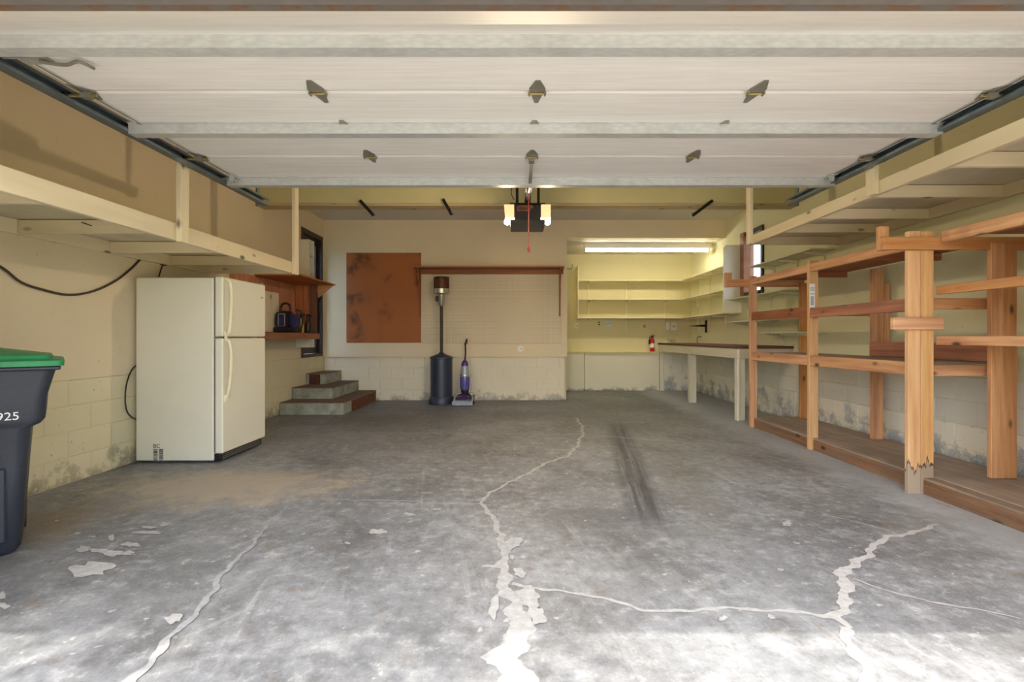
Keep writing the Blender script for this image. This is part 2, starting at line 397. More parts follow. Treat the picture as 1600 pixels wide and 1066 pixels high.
# ------------------------------------------------------------------ the room
XL, XR, YB, YF, ZC, ZB = -3.45, 3.72, 8.79, 1.5, 3.22, 0.80
XA, YA, ZA = 0.89, 10.53, 2.90
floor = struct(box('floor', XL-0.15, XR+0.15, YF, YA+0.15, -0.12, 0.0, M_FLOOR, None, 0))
struct(box('driveway', -3.4, 3.9, -14, YF, -0.14, -0.015, plain('driveway_concrete', (196, 190, 178), 0.8), None, 0))
struct(box('ground', -40, 40, -40, 50, -0.30, -0.145, plain('lawn_green', (110, 124, 78), 0.9), None, 0))
struct(box('ceiling', XL-0.15, XR+0.15, YF, YB+0.15, ZC, ZC+0.15, M_CEIL, None, 0))
struct(box('ceiling_alcove', XA-0.12, XR+0.15, YB+0.15, YA+0.15, ZA, ZA+0.15, M_CEIL, None, 0))
# left wall, open at the side door
DY0, DY1, DZ0, DZ1 = 7.87, 8.73, ZB, 2.90
wall_l = struct(boxes('wall_left', [(XL-0.15, XL, YF, DY0, ZB, ZC), (XL-0.15, XL, DY1, YB+0.15, ZB, ZC), (XL-0.15, XL, DY0, DY1, DZ1, ZC), (XL-0.15, XL-0.014, YF, YB+0.15, 0, ZB)], M_WALL))
# right wall, open at the window
WY0, WY1, WZ0, WZ1 = 7.42, 8.12, 1.80, 2.83
wall_r = struct(boxes('wall_right', [(XR, XR+0.15, YF, WY0, ZB, ZC), (XR, XR+0.15, WY1, YA+0.15, ZB, ZC), (XR, XR+0.15, WY0, WY1, WZ1, ZC), (XR, XR+0.15, WY0, WY1, ZB, WZ0), (XR+0.016, XR+0.15, YF, YA+0.15, 0, ZB)], M_WALLR))
wall_b = struct(boxes('wall_back', [(XL, XA, YB, YB+0.15, 0.776, ZC), (XL, XA-0.04, YB+0.034, YB+0.15, 0, 0.776)], M_WALL))
struct(box('wall_alcove_header', XA, XR, YB, YB+0.15, ZA, ZC, M_WALL, None, 0))
struct(box('wall_alcove_left', XA-0.15, XA, YB+0.15, YA, 0, ZA, M_ALC, None, 0))
wall_a = struct(boxes('wall_alcove_back', [(XA-0.15, XR+0.022, YA, YA+0.15, 0.0, ZA)], M_ALC))
struct(box('trim_1', XL, XR, 6.55, 6.70, 2.90, ZC, M_BEAM, None, 0))
struct(box('trim_2', XL, XR, 6.52, 6.72, 2.87, 2.90, wood('ledger_strip', (206, 190, 150), (176, 150, 100), 'x'), None, 0.003))
OX0, OX1, OZ = -2.34, 2.58, 2.272
struct(boxes('wall_front', [(XL-0.15, OX0, YF, 1.68, 0, ZC), (OX1, XR+0.15, YF, 1.68, 0, ZC), (OX0, OX1, YF, 1.68, OZ, ZC)], M_WALL))
struct(box('added_overhang', XL-0.4, XR+0.4, 0.2, YF, 2.60, 2.80, plain('added_overhang_paint', (214, 206, 190), 0.7), None, 0))  # unseen overhang added to cut high sky light and set the sun line
struct(box('trim_3', OX0+0.001, OX1-0.001, YF+0.002, 1.678, OZ-0.010, OZ-0.0005, plain('grey_header_trim', (104, 98, 94), 0.7), None, 0))
# concrete blocks
BL, BH = 0.40, 0.20
def block_mesh(L, axis):
    bm = bmesh.new(); a, b, h = (L-0.005)/2, 0.02, (BH-0.005)/2
    if axis == 'y': abox(bm, -b, b, -a, a, -h, h, 0.003)
    else: abox(bm, -a, a, -b, b, -h, h, 0.003)
    me = bpy.data.meshes.new('block'); bm.to_mesh(me); bm.free(); return me
def block_wall(parent, axis, fixed, a0, a1, mat, top, courses=4):
    cache = {}; ch = top/courses
    for c in range(courses):
        s = a0 - (BL/2 if c % 2 else 0)
        while s < a1 - 0.03:
            u, v = max(s, a0), min(s+BL, a1); L = round(v-u, 3)
            if L > 0.05:
                if L not in cache: cache[L] = block_mesh(L, axis); cache[L].materials.append(mat)
                m = (u+v)/2; j = random.uniform(-0.0015, 0.0015)
                z = c*ch + ch/2
                link('block', cache[L], None, parent, (fixed+j, m, z) if axis == 'y' else (m, fixed+j, z))
            s += BL
block_wall(wall_l, 'y', XL-0.029, 3.2, YB, M_BLK_L, ZB)
block_wall(wall_b, 'x', YB+0.050, XL, XA-0.04, M_BLK_B, 0.776)
block_wall(wall_r, 'y', XR+0.029, 3.2, 10.41, M_BLK_R, ZB)
block_wall(wall_a, 'x', YA-0.10, 3.10, XR, M_BLK_R, 0.76)
# low panelling with a ledge on the alcove's back wall
ledge = thing('low_ledge_panel', (2.0, 10.41, 0), 'low cream panelled ledge under the yellow alcove wall', 'ledge')
box('panel', 0.90, 1.42, 10.39, 10.528, 0.0, 0.80, M_PANEL, ledge)
box('panel', 1.43, 3.00, 10.41, 10.528, 0.0, 0.80, M_PANEL, ledge)
box('panel_stile', 3.01, 3.10, 10.39, 10.528, 0.0, 0.80, white_wood, ledge)
box('ledge_top', 0.90, 2.96, 10.37, 10.528, 0.801, 0.825, plain('yellow_ledge_paint', (226, 210, 140), 0.5), ledge)
# side door
def side_door():
    d = struct(thing('door_1', (XL-0.07, (DY0+DY1)/2, DZ0), 'dark framed glass door above the concrete steps', 'door')); del d['category']
    x0, x1 = XL-0.13, XL+0.012
    for a, b, c, e in ((DY0, DY0+0.07, DZ0, DZ1), (DY1-0.07, DY1, DZ0, DZ1)): box('jamb', x0, x1, a+0.001, b-0.001, c, e, M_DKFRAME, d)
    box('head_jamb', x0, x1, DY0+0.07, DY1-0.07, DZ1-0.08, DZ1-0.001, M_DKFRAME, d)
    box('sill', x0, x1, DY0+0.07, DY1-0.07, DZ0+0.001, DZ0+0.05, M_DKFRAME, d)
    a, b = DY0+0.075, DY1-0.075
    for s in ((a, a+0.09), (b-0.09, b)): box('stile', XL-0.09, XL-0.05, s[0], s[1], DZ0+0.055, DZ1-0.085, M_DKFRAME, d)
    for z in ((DZ0+0.055, DZ0+0.16), (1.78, 1.86), (DZ1-0.19, DZ1-0.085)): box('rail', XL-0.09, XL-0.05, a+0.09, b-0.09, z[0], z[1], M_DKFRAME, d)
    for z in ((DZ0+0.16, 1.78), (1.86, DZ1-0.19)): box('pane', XL-0.073, XL-0.067, a+0.09, b-0.09, z[0], z[1], M_DGLASS, d, 0)
    h = box('lock_plate', XL-0.05, XL-0.042, a+0.02, a+0.06, 1.62, 1.80, M_STEEL, d); tube('knob', [(XL-0.042, a+0.04, 1.70), (XL-0.0, a+0.04, 1.70)], 0.022, M_STEEL, h, 10)
side_door()
def side_window():
    w = struct(thing('window_1', (XR+0.07, (WY0+WY1)/2, WZ0), 'brown framed frosted window on the right wall', 'window')); del w['category']
    x0, x1 = XR-0.03, XR+0.13
    box('jamb', x0, x1, WY0+0.001, WY0+0.06, WZ0, WZ1, M_DKFRAME, w); box('jamb', x0-0.02, x1, WY1-0.13, WY1-0.001, WZ0, WZ1, M_REDJAMB, w)
    box('head_jamb', x0, x1, WY0+0.06, WY1-0.13, WZ1-0.07, WZ1-0.001, M_DKFRAME, w); box('sill', x0-0.02, x1, WY0+0.06, WY1-0.13, WZ0+0.001, WZ0+0.05, M_DKFRAME, w)
    box('pane', XR+0.05, XR+0.056, WY0+0.06, WY1-0.13, WZ0+0.05, WZ1-0.07, M_GLASS, w, 0)
side_window()

# ------------------------------------------------------------------ overhead sectional door
DX0, DX1, DZ = -2.306, 2.54, 2.43
gd = thing('garage_door', (0.117, 3.0, DZ), 'white steel sectional garage door rolled up overhead', 'garage door')
def dz(d): return DZ - max(0.0, 2.15-d)*0.33
JO = [1.715, 2.15, 2.60, 3.06, 3.525, 4.085]
for a, b in zip(JO, JO[1:]):
    bm = bmesh.new(); g = 0.003
    pr = [(a+g, dz(a)), (a+g, dz(a)+0.045), (b-g, dz(b)+0.045), (b-g, dz(b)), (b-0.02, dz(b)-0.004), (a+0.02, dz(a)-0.004)]
    A = [bm.verts.new((DX0, *p)) for p in pr]; B = [bm.verts.new((DX1, *p)) for p in pr]
    bm.faces.new(A); bm.faces.new(B)
    for i in range(6): bm.faces.new((A[i], A[(i+1) % 6], B[(i+1) % 6], B[i]))
    s = done('door_section', bm, M_SKIN, gd)
    for X0, X1 in ((DX0-0.002, DX0+0.045), (DX1-0.045, DX1+0.002)):
        bm = bmesh.new(); pr2 = [(a+g, dz(a)-0.0055), (a+g, dz(a)+0.046), (b-g, dz(b)+0.046), (b-g, dz(b)-0.0055)]
        A = [bm.verts.new((X0, *p)) for p in pr2]; B = [bm.verts.new((X1, *p)) for p in pr2]
        bm.faces.new(A); bm.faces.new(B)
        for i in range(4): bm.faces.new((A[i], A[(i+1) % 4], B[(i+1) % 4], B[i]))
        done('end_stile', bm, plain('end_stile_white', (214, 212, 206), 0.4, 0.2), s)
boxes('bottom_seal', [(DX0, DX1, 1.698, 1.717, dz(1.70)+0.006, dz(1.70)+0.045)], plain('grey_rubber_seal', (112, 106, 102), 0.7), gd)
boxes('bottom_retainer', [(DX0, DX1, 1.696, 1.73, dz(1.71)-0.010, dz(1.70)+0.0055)], M_RUST, gd)
for d0 in (2.075, 2.985, 4.0):
    z = dz(d0+0.03) - 0.004
    zz = z - 0.062
    boxes('strut', [(DX0-0.05, DX1+0.04, d0, d0+0.003, zz, z), (DX0-0.05, DX1+0.04, d0+0.003, d0+0.065, zz, zz+0.003), (DX0-0.05, DX1+0.04, d0+0.065, d0+0.068, zz, z),
                    (DX0-0.05, DX1+0.04, d0-0.018, d0, z-0.003, z), (DX0-0.05, DX1+0.04, d0+0.068, d0+0.086, z-0.003, z)], M_GALV, gd)
for jd in JO[1:5]:
    z = dz(jd) - 0.006
    for hx in (-1.05, 0.105, 1.256):
        h = prism('hinge', [(hx-0.042, jd-0.012), (hx-0.042, jd-0.04), (hx-0.012, jd-0.12), (hx+0.012, jd-0.12), (hx+0.042, jd-0.04), (hx+0.042, jd-0.012), (hx+0.03, jd+0.02), (hx+0.010, jd+0.115), (hx-0.010, jd+0.115), (hx-0.03, jd+0.02)], 'z', z-0.004, z, M_STEEL, gd)
        tube('hinge_pin', [(hx-0.048, jd+0.0, z-0.010), (hx+0.048, jd+0.0, z-0.010)], 0.006, M_BRASS, h)
        boxes('hinge_knuckle', [(hx-0.045, hx-0.037, jd-0.02, jd+0.012, z-0.018, z-0.004), (hx+0.037, hx+0.045, jd-0.02, jd+0.012, z-0.018, z-0.004)], M_STEEL, h)
    for sx, ex in ((1, DX0), (-1, DX1)):
        r = prism('roller_hinge', [(ex+sx*0.005, jd-0.09), (ex+sx*0.06, jd-0.05), (ex+sx*0.085, jd+0.0), (ex+sx*0.05, jd+0.085), (ex+sx*0.005, jd+0.05)], 'z', z-0.005, z-0.0005, M_STEEL, gd)
        tube('roller_stem', [(ex-sx*0.06, jd, z-0.02), (ex+sx*0.09, jd, z-0.02)], 0.008, M_BRASS, r)
        tube('roller', [(ex-sx*0.085, jd, z-0.02), (ex-sx*0.062, jd, z-0.02)], 0.022, M_BLACK, r, 12)
        boxes('roller_sleeve', [(ex+min(sx*0.012, sx*0.06), ex+max(sx*0.012, sx*0.06), jd-0.016, jd+0.016, z-0.034, z-0.006)], M_STEEL, r)
for sx, ex in ((1, DX0), (-1, DX1)):
    f = boxes('top_fixture', [(ex+min(sx*0.0, sx*0.06), ex+max(sx*0.0, sx*0.06), 3.90, 3.995, DZ-0.012, DZ-0.006), (ex+min(sx*0.01, sx*0.05), ex+max(sx*0.01, sx*0.05), 3.93, 3.97, DZ-0.05, DZ-0.012)], M_GALV, gd)
    tube('roller_stem', [(ex-sx*0.07, 3.95, DZ-0.03), (ex+sx*0.05, 3.95, DZ-0.03)], 0.008, M_STEEL, f)
    tube('lift_cable', [(ex+sx*0.03, 2.16, DZ-0.012), (ex+sx*0.03, 3.9, DZ-0.012)], 0.0018, M_WIRE, gd, 5)
lb = boxes('latch_bracket', [(-2.30, -2.17, 2.20, 2.32, DZ-0.016, DZ-0.006), (-2.30, -2.18, 2.20, 2.205, DZ-0.055, DZ-0.016)], plain('dull_zinc', (168, 166, 158), 0.5, 0.3), gd)
tube('latch_lever', [(-2.2, 2.27, DZ-0.03), (-2.10, 2.29, DZ-0.035), (-2.02, 2.27, DZ-0.03), (-2.0, 2.33, DZ-0.03)], 0.008, M_STEEL, lb)
box('arm_bracket', 0.085, 0.125, 3.53, 3.60, DZ-0.035, DZ-0.007, M_STEEL, gd)
# tracks
for X0, sx, nm in ((-2.415, 1, 'left'), (2.605, -1, 'right')):
    side = 'refrigerator side' if nm == 'left' else 'storage rack side'
    t = thing('door_track', (X0, 3.2, 2.36), 'galvanized overhead door track on the %s' % side, 'track', 'overhead door tracks')
    x1 = X0 + sx*0.06
    a, b = min(X0, x1), max(X0, x1); w = (X0, X0+0.003) if sx > 0 else (X0-0.003, X0)
    lipx = (x1-0.003, x1) if sx > 0 else (x1, x1+0.003)
    boxes('rail', [(w[0], w[1], 1.75, 4.68, 2.375, 2.44), (a, b, 1.75, 4.68, 2.375, 2.378), (a, b, 1.75, 4.68, 2.437, 2.44), (lipx[0], lipx[1], 1.75, 4.68, 2.378, 2.392), (lipx[0], lipx[1], 1.75, 4.68, 2.424, 2.437)], M_TRACK, t)
    xh = X0 - sx*0.002
    boxes('hanger_angle', [(min(xh, xh-sx*0.004), max(xh, xh-sx*0.004), 4.58, 4.62, 2.36, ZC), (min(xh, xh-sx*0.035), max(xh, xh-sx*0.035), 4.62, 4.624, 2.36, ZC)], M_TRACK, t)

# ------------------------------------------------------------------ opener
op = thing('garage_door_opener', (0.108, 5.2, 2.33), 'black ceiling mounted garage door opener with two glowing lamp lenses', 'door opener')
ob = box('motor_housing', -0.03, 0.245, 5.06, 5.40, 2.335, 2.498, M_BLACK, op, 0.008)
prism('belly_pan', [(-0.075, 2.334), (-0.07, 2.287), (0.285, 2.287), (0.29, 2.334)], 'y', 5.045, 5.42, plain('dark_grey_plastic', (46, 42, 40), 0.45), op)
box('top_plate', -0.075, 0.29, 5.05, 5.40, 2.4985, 2.508, M_BLACKM, op)
for a, b in ((-0.135, -0.032), (0.247, 0.345)):
    c = (a+b)/2
    prism('lamp_lens', [(a, 2.495), (b, 2.495), (b, 2.36), (a+0.012 if a < 0 else a, 2.36)], 'y', 5.07, 5.36, M_LENS, op)
    bx0 = a+0.012 if a < 0 else a+0.02
    lathe('lamp_bulb', [(0.012, 2.359), (0.028, 2.345), (0.032, 2.325), (0.022, 2.304), (0.004, 2.297)], c-0.018 if a < 0 else c+0.018, 5.12, M_BULB, op, 12)
text('lettering', 'LIFTMASTER', 0.030, (0.0, 5.058, 2.462), (1, 0, 0), (0, 0, 1), M_ORANGE, ob)
text('lettering', 'Formula 1', 0.034, (0.0, 5.058, 2.425), (1, 0, 0), (0, 0, 1), M_ORANGE, ob)
box('lettering_rule', 0.0, 0.165, 5.0572, 5.0585, 2.454, 2.4555, M_ORANGE, ob, 0)
boxes('rail', [(0.078, 0.138, 1.69, 5.2, 2.531, 2.535), (0.090, 0.126, 1.69, 5.2, 2.509, 2.531)] , M_BLACKM, op)
for x in (0.0, 0.222):
    boxes('hanger_strap', [(x-0.014, x+0.014, 5.12, 5.124, 2.509, ZC), (x-0.014, x-0.010, 5.124, 5.15, 2.509, ZC)], M_BLACKM, op)
box('trolley', 0.08, 0.136, 4.45, 4.60, 2.48, 2.508, M_BLACKM, op)
bm = bmesh.new(); abox(bm, 0.092, 0.118, 3.57, 4.12, 2.375, 2.380); done('door_arm', bm, M_STEEL, gd)
tube('curved_arm', [(0.105, 4.08, 2.372), (0.102, 4.25, 2.385), (0.10, 4.40, 2.43), (0.10, 4.50, 2.478)], 0.010, M_BLACKM, gd)
rc = tube('release_cord', [(0.108, 4.56, 2.50), (0.109, 4.56, 2.2), (0.107, 4.56, 1.965)], 0.0035, M_REDCORD, op, 6)
lathe('release_handle', [(0.004, 1.97), (0.012, 1.955), (0.014, 1.93), (0.006, 1.915)], 0.107, 4.56, M_REDCORD, rc, 10)
tube('wire', [(-0.03, 5.1, 2.55), (-0.06, 5.1, 2.62), (-0.04, 5.11, 2.72), (0.0, 5.115, 2.78)], 0.004, M_BLACK, op, 6)
# perforated braces left hanging from the beam
for (x0, y0, x1, y1), lab in (((562, 313, 584, 337), 'dark angled metal brace hanging from the beam, nearest the stairs'), ((692, 311, 706, 336), 'dark angled metal brace hanging from the beam above the patio heater'), ((1114, 313, 1082, 337), 'dark angled metal brace hanging from the beam near the alcove header')):
    a, b = P(x0, y0, 6.50), P(x1, y1, 6.40)
    br = thing('metal_brace', b, lab, 'brace', 'old braces under the beam')
    bm = bmesh.new(); v = (b-a).normalized(); n = Vector((v.z, 0, -v.x)).normalized()*0.02; m = Vector((0, 0.004, 0)); q = Vector((0, 0.03, 0))
    for o1, o2, dd in ((-n, n, m), (-n, -n*0.8, q)):
        vs = [bm.verts.new(p) for p in (a+o1, a+o2, b+o2, b+o1)]; ws = [bm.verts.new(p+dd) for p in (a+o1, a+o2, b+o2, b+o1)]
        bm.faces.new(vs); bm.faces.new(ws)
        for i in range(4): bm.faces.new((vs[i], vs[(i+1) % 4], ws[(i+1) % 4], ws[i]))
    done('perforated_angle', bm, M_BLACKM, br)
    tube('bolt', [b+Vector((0, -0.012, 0.03)), b+Vector((0, 0.012, 0.03))], 0.009, M_STEEL, br, 6)

# ------------------------------------------------------------------ overhead storage shelves
def overhead(side, xw, xf, z0, z1, y0, y1, joists, posts, lab):
    s = 1 if xf > xw else -1
    t = thing('overhead_storage_shelf', ((xw+xf)/2, (y0+y1)/2, z0), lab, 'shelf', 'cream overhead storage shelves')
    lo, hi = sorted((xf, xf-s*0.038)); box('fascia', lo, hi, y0, y1, z0, z1, cream_wood, t)
    lo, hi = sorted((xw+s*0.001, xw+s*0.039)); box('wall_cleat', lo, hi, y0, y1, z0, z0+0.10, cream_wood, t)
    for jy in joists:
        lo, hi = sorted((xw+s*0.04, xf-s*0.039)); box('joist', lo, hi, jy, jy+0.038, z0+0.005, z0+0.095, cream_wood, t)
    lo, hi = sorted((xw+s*0.001, xf-s*0.039)); box('deck', lo, hi, y0, y1, z0+0.101, z0+0.115, white_wood, t)
    for py in posts:
        lo, hi = sorted((xf+s*0.001, xf+s*0.04)); box('hanging_post', lo, hi, py, py+0.088, z0-0.01 if side == 'l' else z0+0.0, ZC, cream_wood, t)
    return t
ol = overhead('l', XL, -2.48, 1.835, 1.960, 1.70, 5.53, [2.6, 3.36, 4.13, 4.85, 5.49], [3.58, 5.42], 'cream wooden overhead shelf above the refrigerator')
orr = overhead('r', XR, 2.66, 2.185, 2.285, 1.70, 5.66, [2.45, 3.05, 3.72, 4.40, 4.98, 5.62], [3.62, 5.55], 'cream wooden overhead shelf above the lumber rack')
for x, y, z in ((-2.9, 3.36, 1.89), (-3.0, 2.6, 1.89)):
    tube('nail', [(x, y-0.001, z), (x-0.06, y-0.012, z+0.02)], 0.003, M_BLACKM, ol, 5)

# ------------------------------------------------------------------ left side: refrigerator
fr = thing('refrigerator', (-3.05, 4.79, 0), 'almond top-freezer refrigerator against the left wall', 'refrigerator')
FY0, FY1 = 4.417, 5.17
body = box('body', -3.42, -2.725, FY0, FY1, 0.02, 1.665, M_FRIDGE, fr, 0.008)
for z0, z1, nm in ((1.135, 1.675, 'freezer_door'), (0.085, 1.12, 'fridge_door')):
    box('gasket', -2.724, -2.712, FY0+0.012, FY1-0.012, z0+0.01, z1-0.01, M_GASKET, fr)
    d = box(nm, -2.711, -2.64, FY0, FY1, z0, z1, M_FRIDGE, fr, 0.010)
    if nm == 'freezer_door': pts = [(0, 1.655), (0.035, 1.63), (0.05, 1.52), (0.046, 1.35), (0.03, 1.18), (0, 1.145)]
    else: pts = [(0, 1.11), (0.03, 1.085), (0.048, 0.98), (0.046, 0.85), (0.035, 0.72), (0.022, 0.62), (0, 0.57)]
    yh = FY0+0.045
    tube('handle', [(-2.638+o, yh, z) for o, z in pts], 0.014, M_HANDLE, d, 10)
    box('handle_foot', -2.64, -2.628, yh-0.02, yh+0.02, pts[-1][1]-0.03, pts[-1][1]+0.04, M_HANDLE, d)
box('badge', -2.6395, -2.637, FY1-0.10, FY1-0.05, 1.53, 1.545, M_GREYP, fr, 0)
box('hinge_cap', -2.71, -2.65, FY1-0.07, FY1-0.02, 1.6755, 1.69, M_GREYP, fr)
box('middle_hinge', -2.722, -2.66, FY0+0.003, FY0+0.03, 1.1205, 1.1345, M_STEEL, fr)
kg = box('kick_grille', -2.724, -2.675, FY0+0.015, FY1-0.015, 0.015, 0.078, M_BLACK, fr)
for i in range(3): box('grille_slot', -2.6752, -2.668, FY0+0.06, FY1-0.06, 0.026+0.017*i, 0.032+0.017*i, M_GASKET, kg, 0)
st = box('barcode_sticker', -3.265, -3.165, FY0-0.0012, FY0, 0.02, 0.135, plain('sticker_paper', (226, 222, 204), 0.6, 0, 0.01), fr, 0)
text('lettering', 'BC', 0.05, (-3.262, FY0-0.0014, 0.138), (1, 0, 0), (0, 0, 1), M_PRINT, body)
for cx in (-3.24, -3.19):
    z = 0.024
    while z < 0.128:
        h = random.choice((0.003, 0.005, 0.008)); box('barcode_line', cx-0.018, cx+0.018, FY0-0.0018, FY0-0.0012, z, z+h, M_PRINT, st, 0); z += h+random.choice((0.003, 0.004))
tube('power_cord', [(-3.435, 4.60, 0.9), (-3.437, 4.42, 0.86), (-3.435, 4.33, 0.70), (-3.435, 4.33, 0.50), (-3.437, 4.42, 0.40), (-3.43, 4.55, 0.36)], 0.006, M_BLACK, fr)
# cable swagged along the left wall
def LW(x, y): d = -XL*F/(CX-x); return (XL+0.012, d, H-(y-CY)*d/F)
cab = [LW(-60, 385), LW(0, 418), LW(30, 441), LW(65, 453), LW(105, 461), LW(144, 455), LW(180, 438), LW(205, 418), LW(222, 402), LW(240, 402.5), LW(250, 407)]
cb = thing('wall_cable', cab[4], 'dark electrical cable drooping along the left wall above the cart', 'cable')
tube('cable', cab, 0.009, M_WIRE, cb); tube('cable_tail', [LW(254, 412), LW(250, 420), LW(246, 433)], 0.006, M_BLACK, cb)
p = Vector(LW(253, 410)); box('junction_clip', XL+0.001, XL+0.03, p.y-0.03, p.y+0.03, p.z-0.03, p.z+0.02, M_WIRE, cb)

# ------------------------------------------------------------------ wheeled refuse cart, turned towards the camera
PHI = math.radians(43)
bc = Vector((-2.915, 2.61, 0))
bn = thing('refuse_cart', bc, 'dark navy wheeled refuse cart with green lid', 'trash cart')
XF[0] = Matrix.Translation(bc) @ Matrix.Rotation(PHI, 4, 'Z')
def ring(bm, hx, hy0, hy1, z, r=0.05, n=4):
    pts = []
    for cx, cy, a0 in ((hx-r, hy1-r, 0), (-hx+r, hy1-r, 90), (-hx+r, hy0+r, 180), (hx-r, hy0+r, 270)):
        for k in range(n+1):
            a = math.radians(a0+90.0*k/n); pts.append(bm.verts.new((cx+r*math.cos(a), cy+r*math.sin(a), z)))
    return pts
def loft(name, rows, mat, parent, r=0.05):
    bm = bmesh.new(); rs = [ring(bm, *q, r) for q in rows]
    for a, b in zip(rs, rs[1:]):
        for k in range(len(a)): bm.faces.new((a[k], a[(k+1) % len(a)], b[(k+1) % len(a)], b[k]))
    bm.faces.new(rs[0]); bm.faces.new(rs[-1]); return done(name, bm, mat, parent, True)
body = loft('body', [(0.195, -0.24, 0.24, 0.012), (0.212, -0.255, 0.255, 0.04), (0.235, -0.265, 0.27, 0.45), (0.25, -0.27, 0.28, 0.655), (0.285, -0.275, 0.29, 0.672), (0.305, -0.28, 0.295, 0.70), (0.312, -0.285, 0.30, 0.82), (0.345, -0.30, 0.31, 0.955)], M_BIN, bn)
box('rim', -0.365, 0.365, -0.325, 0.33, 0.956, 0.978, M_BIN, bn, 0.008)
lid = loft('lid', [(0.378, -0.345, 0.335, 0.979), (0.380, -0.347, 0.335, 1.006), (0.372, -0.34, 0.33, 1.010), (0.335, -0.30, 0.30, 1.016), (0.325, -0.29, 0.29, 1.034), (0.10, -0.10, 0.10, 1.075)], M_LID, bn, 0.03)
box('lid_handle', -0.14, 0.14, -0.385, -0.346, 0.985, 1.004, M_LID, lid, 0.006)
for x in (0.0, 0.13, -0.13): box('front_rib', x-0.028, x+0.028, -0.285, -0.262, 0.08, 0.46, M_BIN, body, 0.012)
box('lift_pocket', -0.17, 0.10, -0.292, -0.27, 0.50, 0.60, M_BIN, body, 0.01)
tube('lift_bar', [(-0.16, -0.30, 0.50), (0.135, -0.30, 0.50)], 0.014, M_STEEL, body, 10)
text('lettering', '925', 0.058, (0.122, -0.2835, 0.705), (1, 0, 0), (0, 0.04, 1), M_WHITE, body, 0.002)
for s in (-1, 1): tube('wheel', [(s*0.17, 0.27, 0.10), (s*0.215, 0.27, 0.10)], 0.10, M_BLACK, bn, 20)
tube('axle', [(-0.17, 0.27, 0.10), (0.17, 0.27, 0.10)], 0.012, M_STEEL, bn)
XF[0] = None

# ------------------------------------------------------------------ steps
stp = thing('concrete_steps', (-3.0, 8.0, 0), 'three carpeted corner steps below the dark door', 'steps')
def step(x1, y0, z0, z1, fmat):
    b = box('step', XL+0.002, x1, y0, YB+0.02 if z0 > 0.3 else YB+0.02, z0, z1-0.012, M_STEPC, stp, 0.004)
    box('carpet_tread', XL+0.003, x1+0.002, y0-0.002, YB+0.018, z1-0.0118, z1, M_CARPET, b, 0.003)
    return b
b1 = step(-2.52, 7.155, 0.0, 0.182, None); b2 = step(-2.83, 7.556, 0.182, 0.357, None); b3 = step(-3.14, 8.06, 0.357, 0.535, None)
box('riser_patch', XL+0.05, -3.22, 8.052, 8.0595, 0.36, 0.52, M_REDRISER, b3, 0.001)
box('rust_patch', -2.5195, -2.512, 7.5, 8.76, 0.004, 0.165, plain('rust_brown_patch', (112, 62, 38), 0.8, 0, 0.4, 12), b1, 0.001)

# ------------------------------------------------------------------ wooden shelf bay beyond the refrigerator, white shelf unit behind it
wb = thing('wooden_shelf_bay', (-3.2, 6.8, 1.1), 'brown plywood shelf bay on the left wall beyond the refrigerator', 'shelf')
box('top_sheet', XL+0.004, -2.82, 6.45, 7.665, 1.935, 1.953, wood('orange_plywood', (206, 122, 52), (160, 84, 34), 'y', False), wb)
lsh = box('lower_shelf', XL+0.004, -3.09, 5.85, 7.66, 1.175, 1.195, plain('dark_shelf_top', (46, 38, 34), 0.6), wb)
box('shelf_edge', -3.09, -3.07, 5.85, 7.66, 1.10, 1.19, brown_wood, wb)
box('corner_post', -3.18, -3.09, 7.58, 7.62, 1.196, 1.934, wood('post_brown', (120, 74, 44), (88, 50, 28), 'z', False), wb)
box('end_panel', XL+0.02, -3.10, 7.63, 7.645, 1.196, 1.934, wood('orange_plywood', (206, 122, 52), (160, 84, 34), 'z', False), wb)
box('back_panel', XL+0.004, XL+0.016, 5.9, 7.62, 1.196, 1.934, wood('orange_plywood', (206, 122, 52), (160, 84, 34), 'z', False), wb)
prism('end_bracket', [(-3.10, 1.934), (-2.84, 1.934), (-3.08, 1.74)], 'y', 7.626, 7.646, fir('x'), wb)
lb_ = box('loose_board', -3.428, -3.412, 6.62, 7.06, 1.197, 1.76, cream_wood, None); tag(lb_, 'cream board leaning behind the refrigerator on the brown shelf', 'board')
ws = thing('white_shelf_unit', (-3.34, 7.7, 0.97), 'tall narrow white open shelf unit beside the dark door', 'shelf unit')
wm = plain('white_shelf_paint', (222, 218, 200), 0.5, 0, 0.04)
WSX0, WSX1 = XL+0.002, -3.235
for y in (7.67, 7.845): box('side', WSX0, WSX1, y, y+0.018, 0.97, 2.655, wm, ws)
box('back', WSX0, WSX0+0.008, 7.688, 7.845, 0.97, 2.655, wm, ws)
for z in (0.97, 1.25, 1.55, 1.85, 2.13, 2.40, 2.637): box('shelf', WSX0+0.009, WSX1-0.002, 7.6885, 7.8445, z, z+0.018, wm, ws)
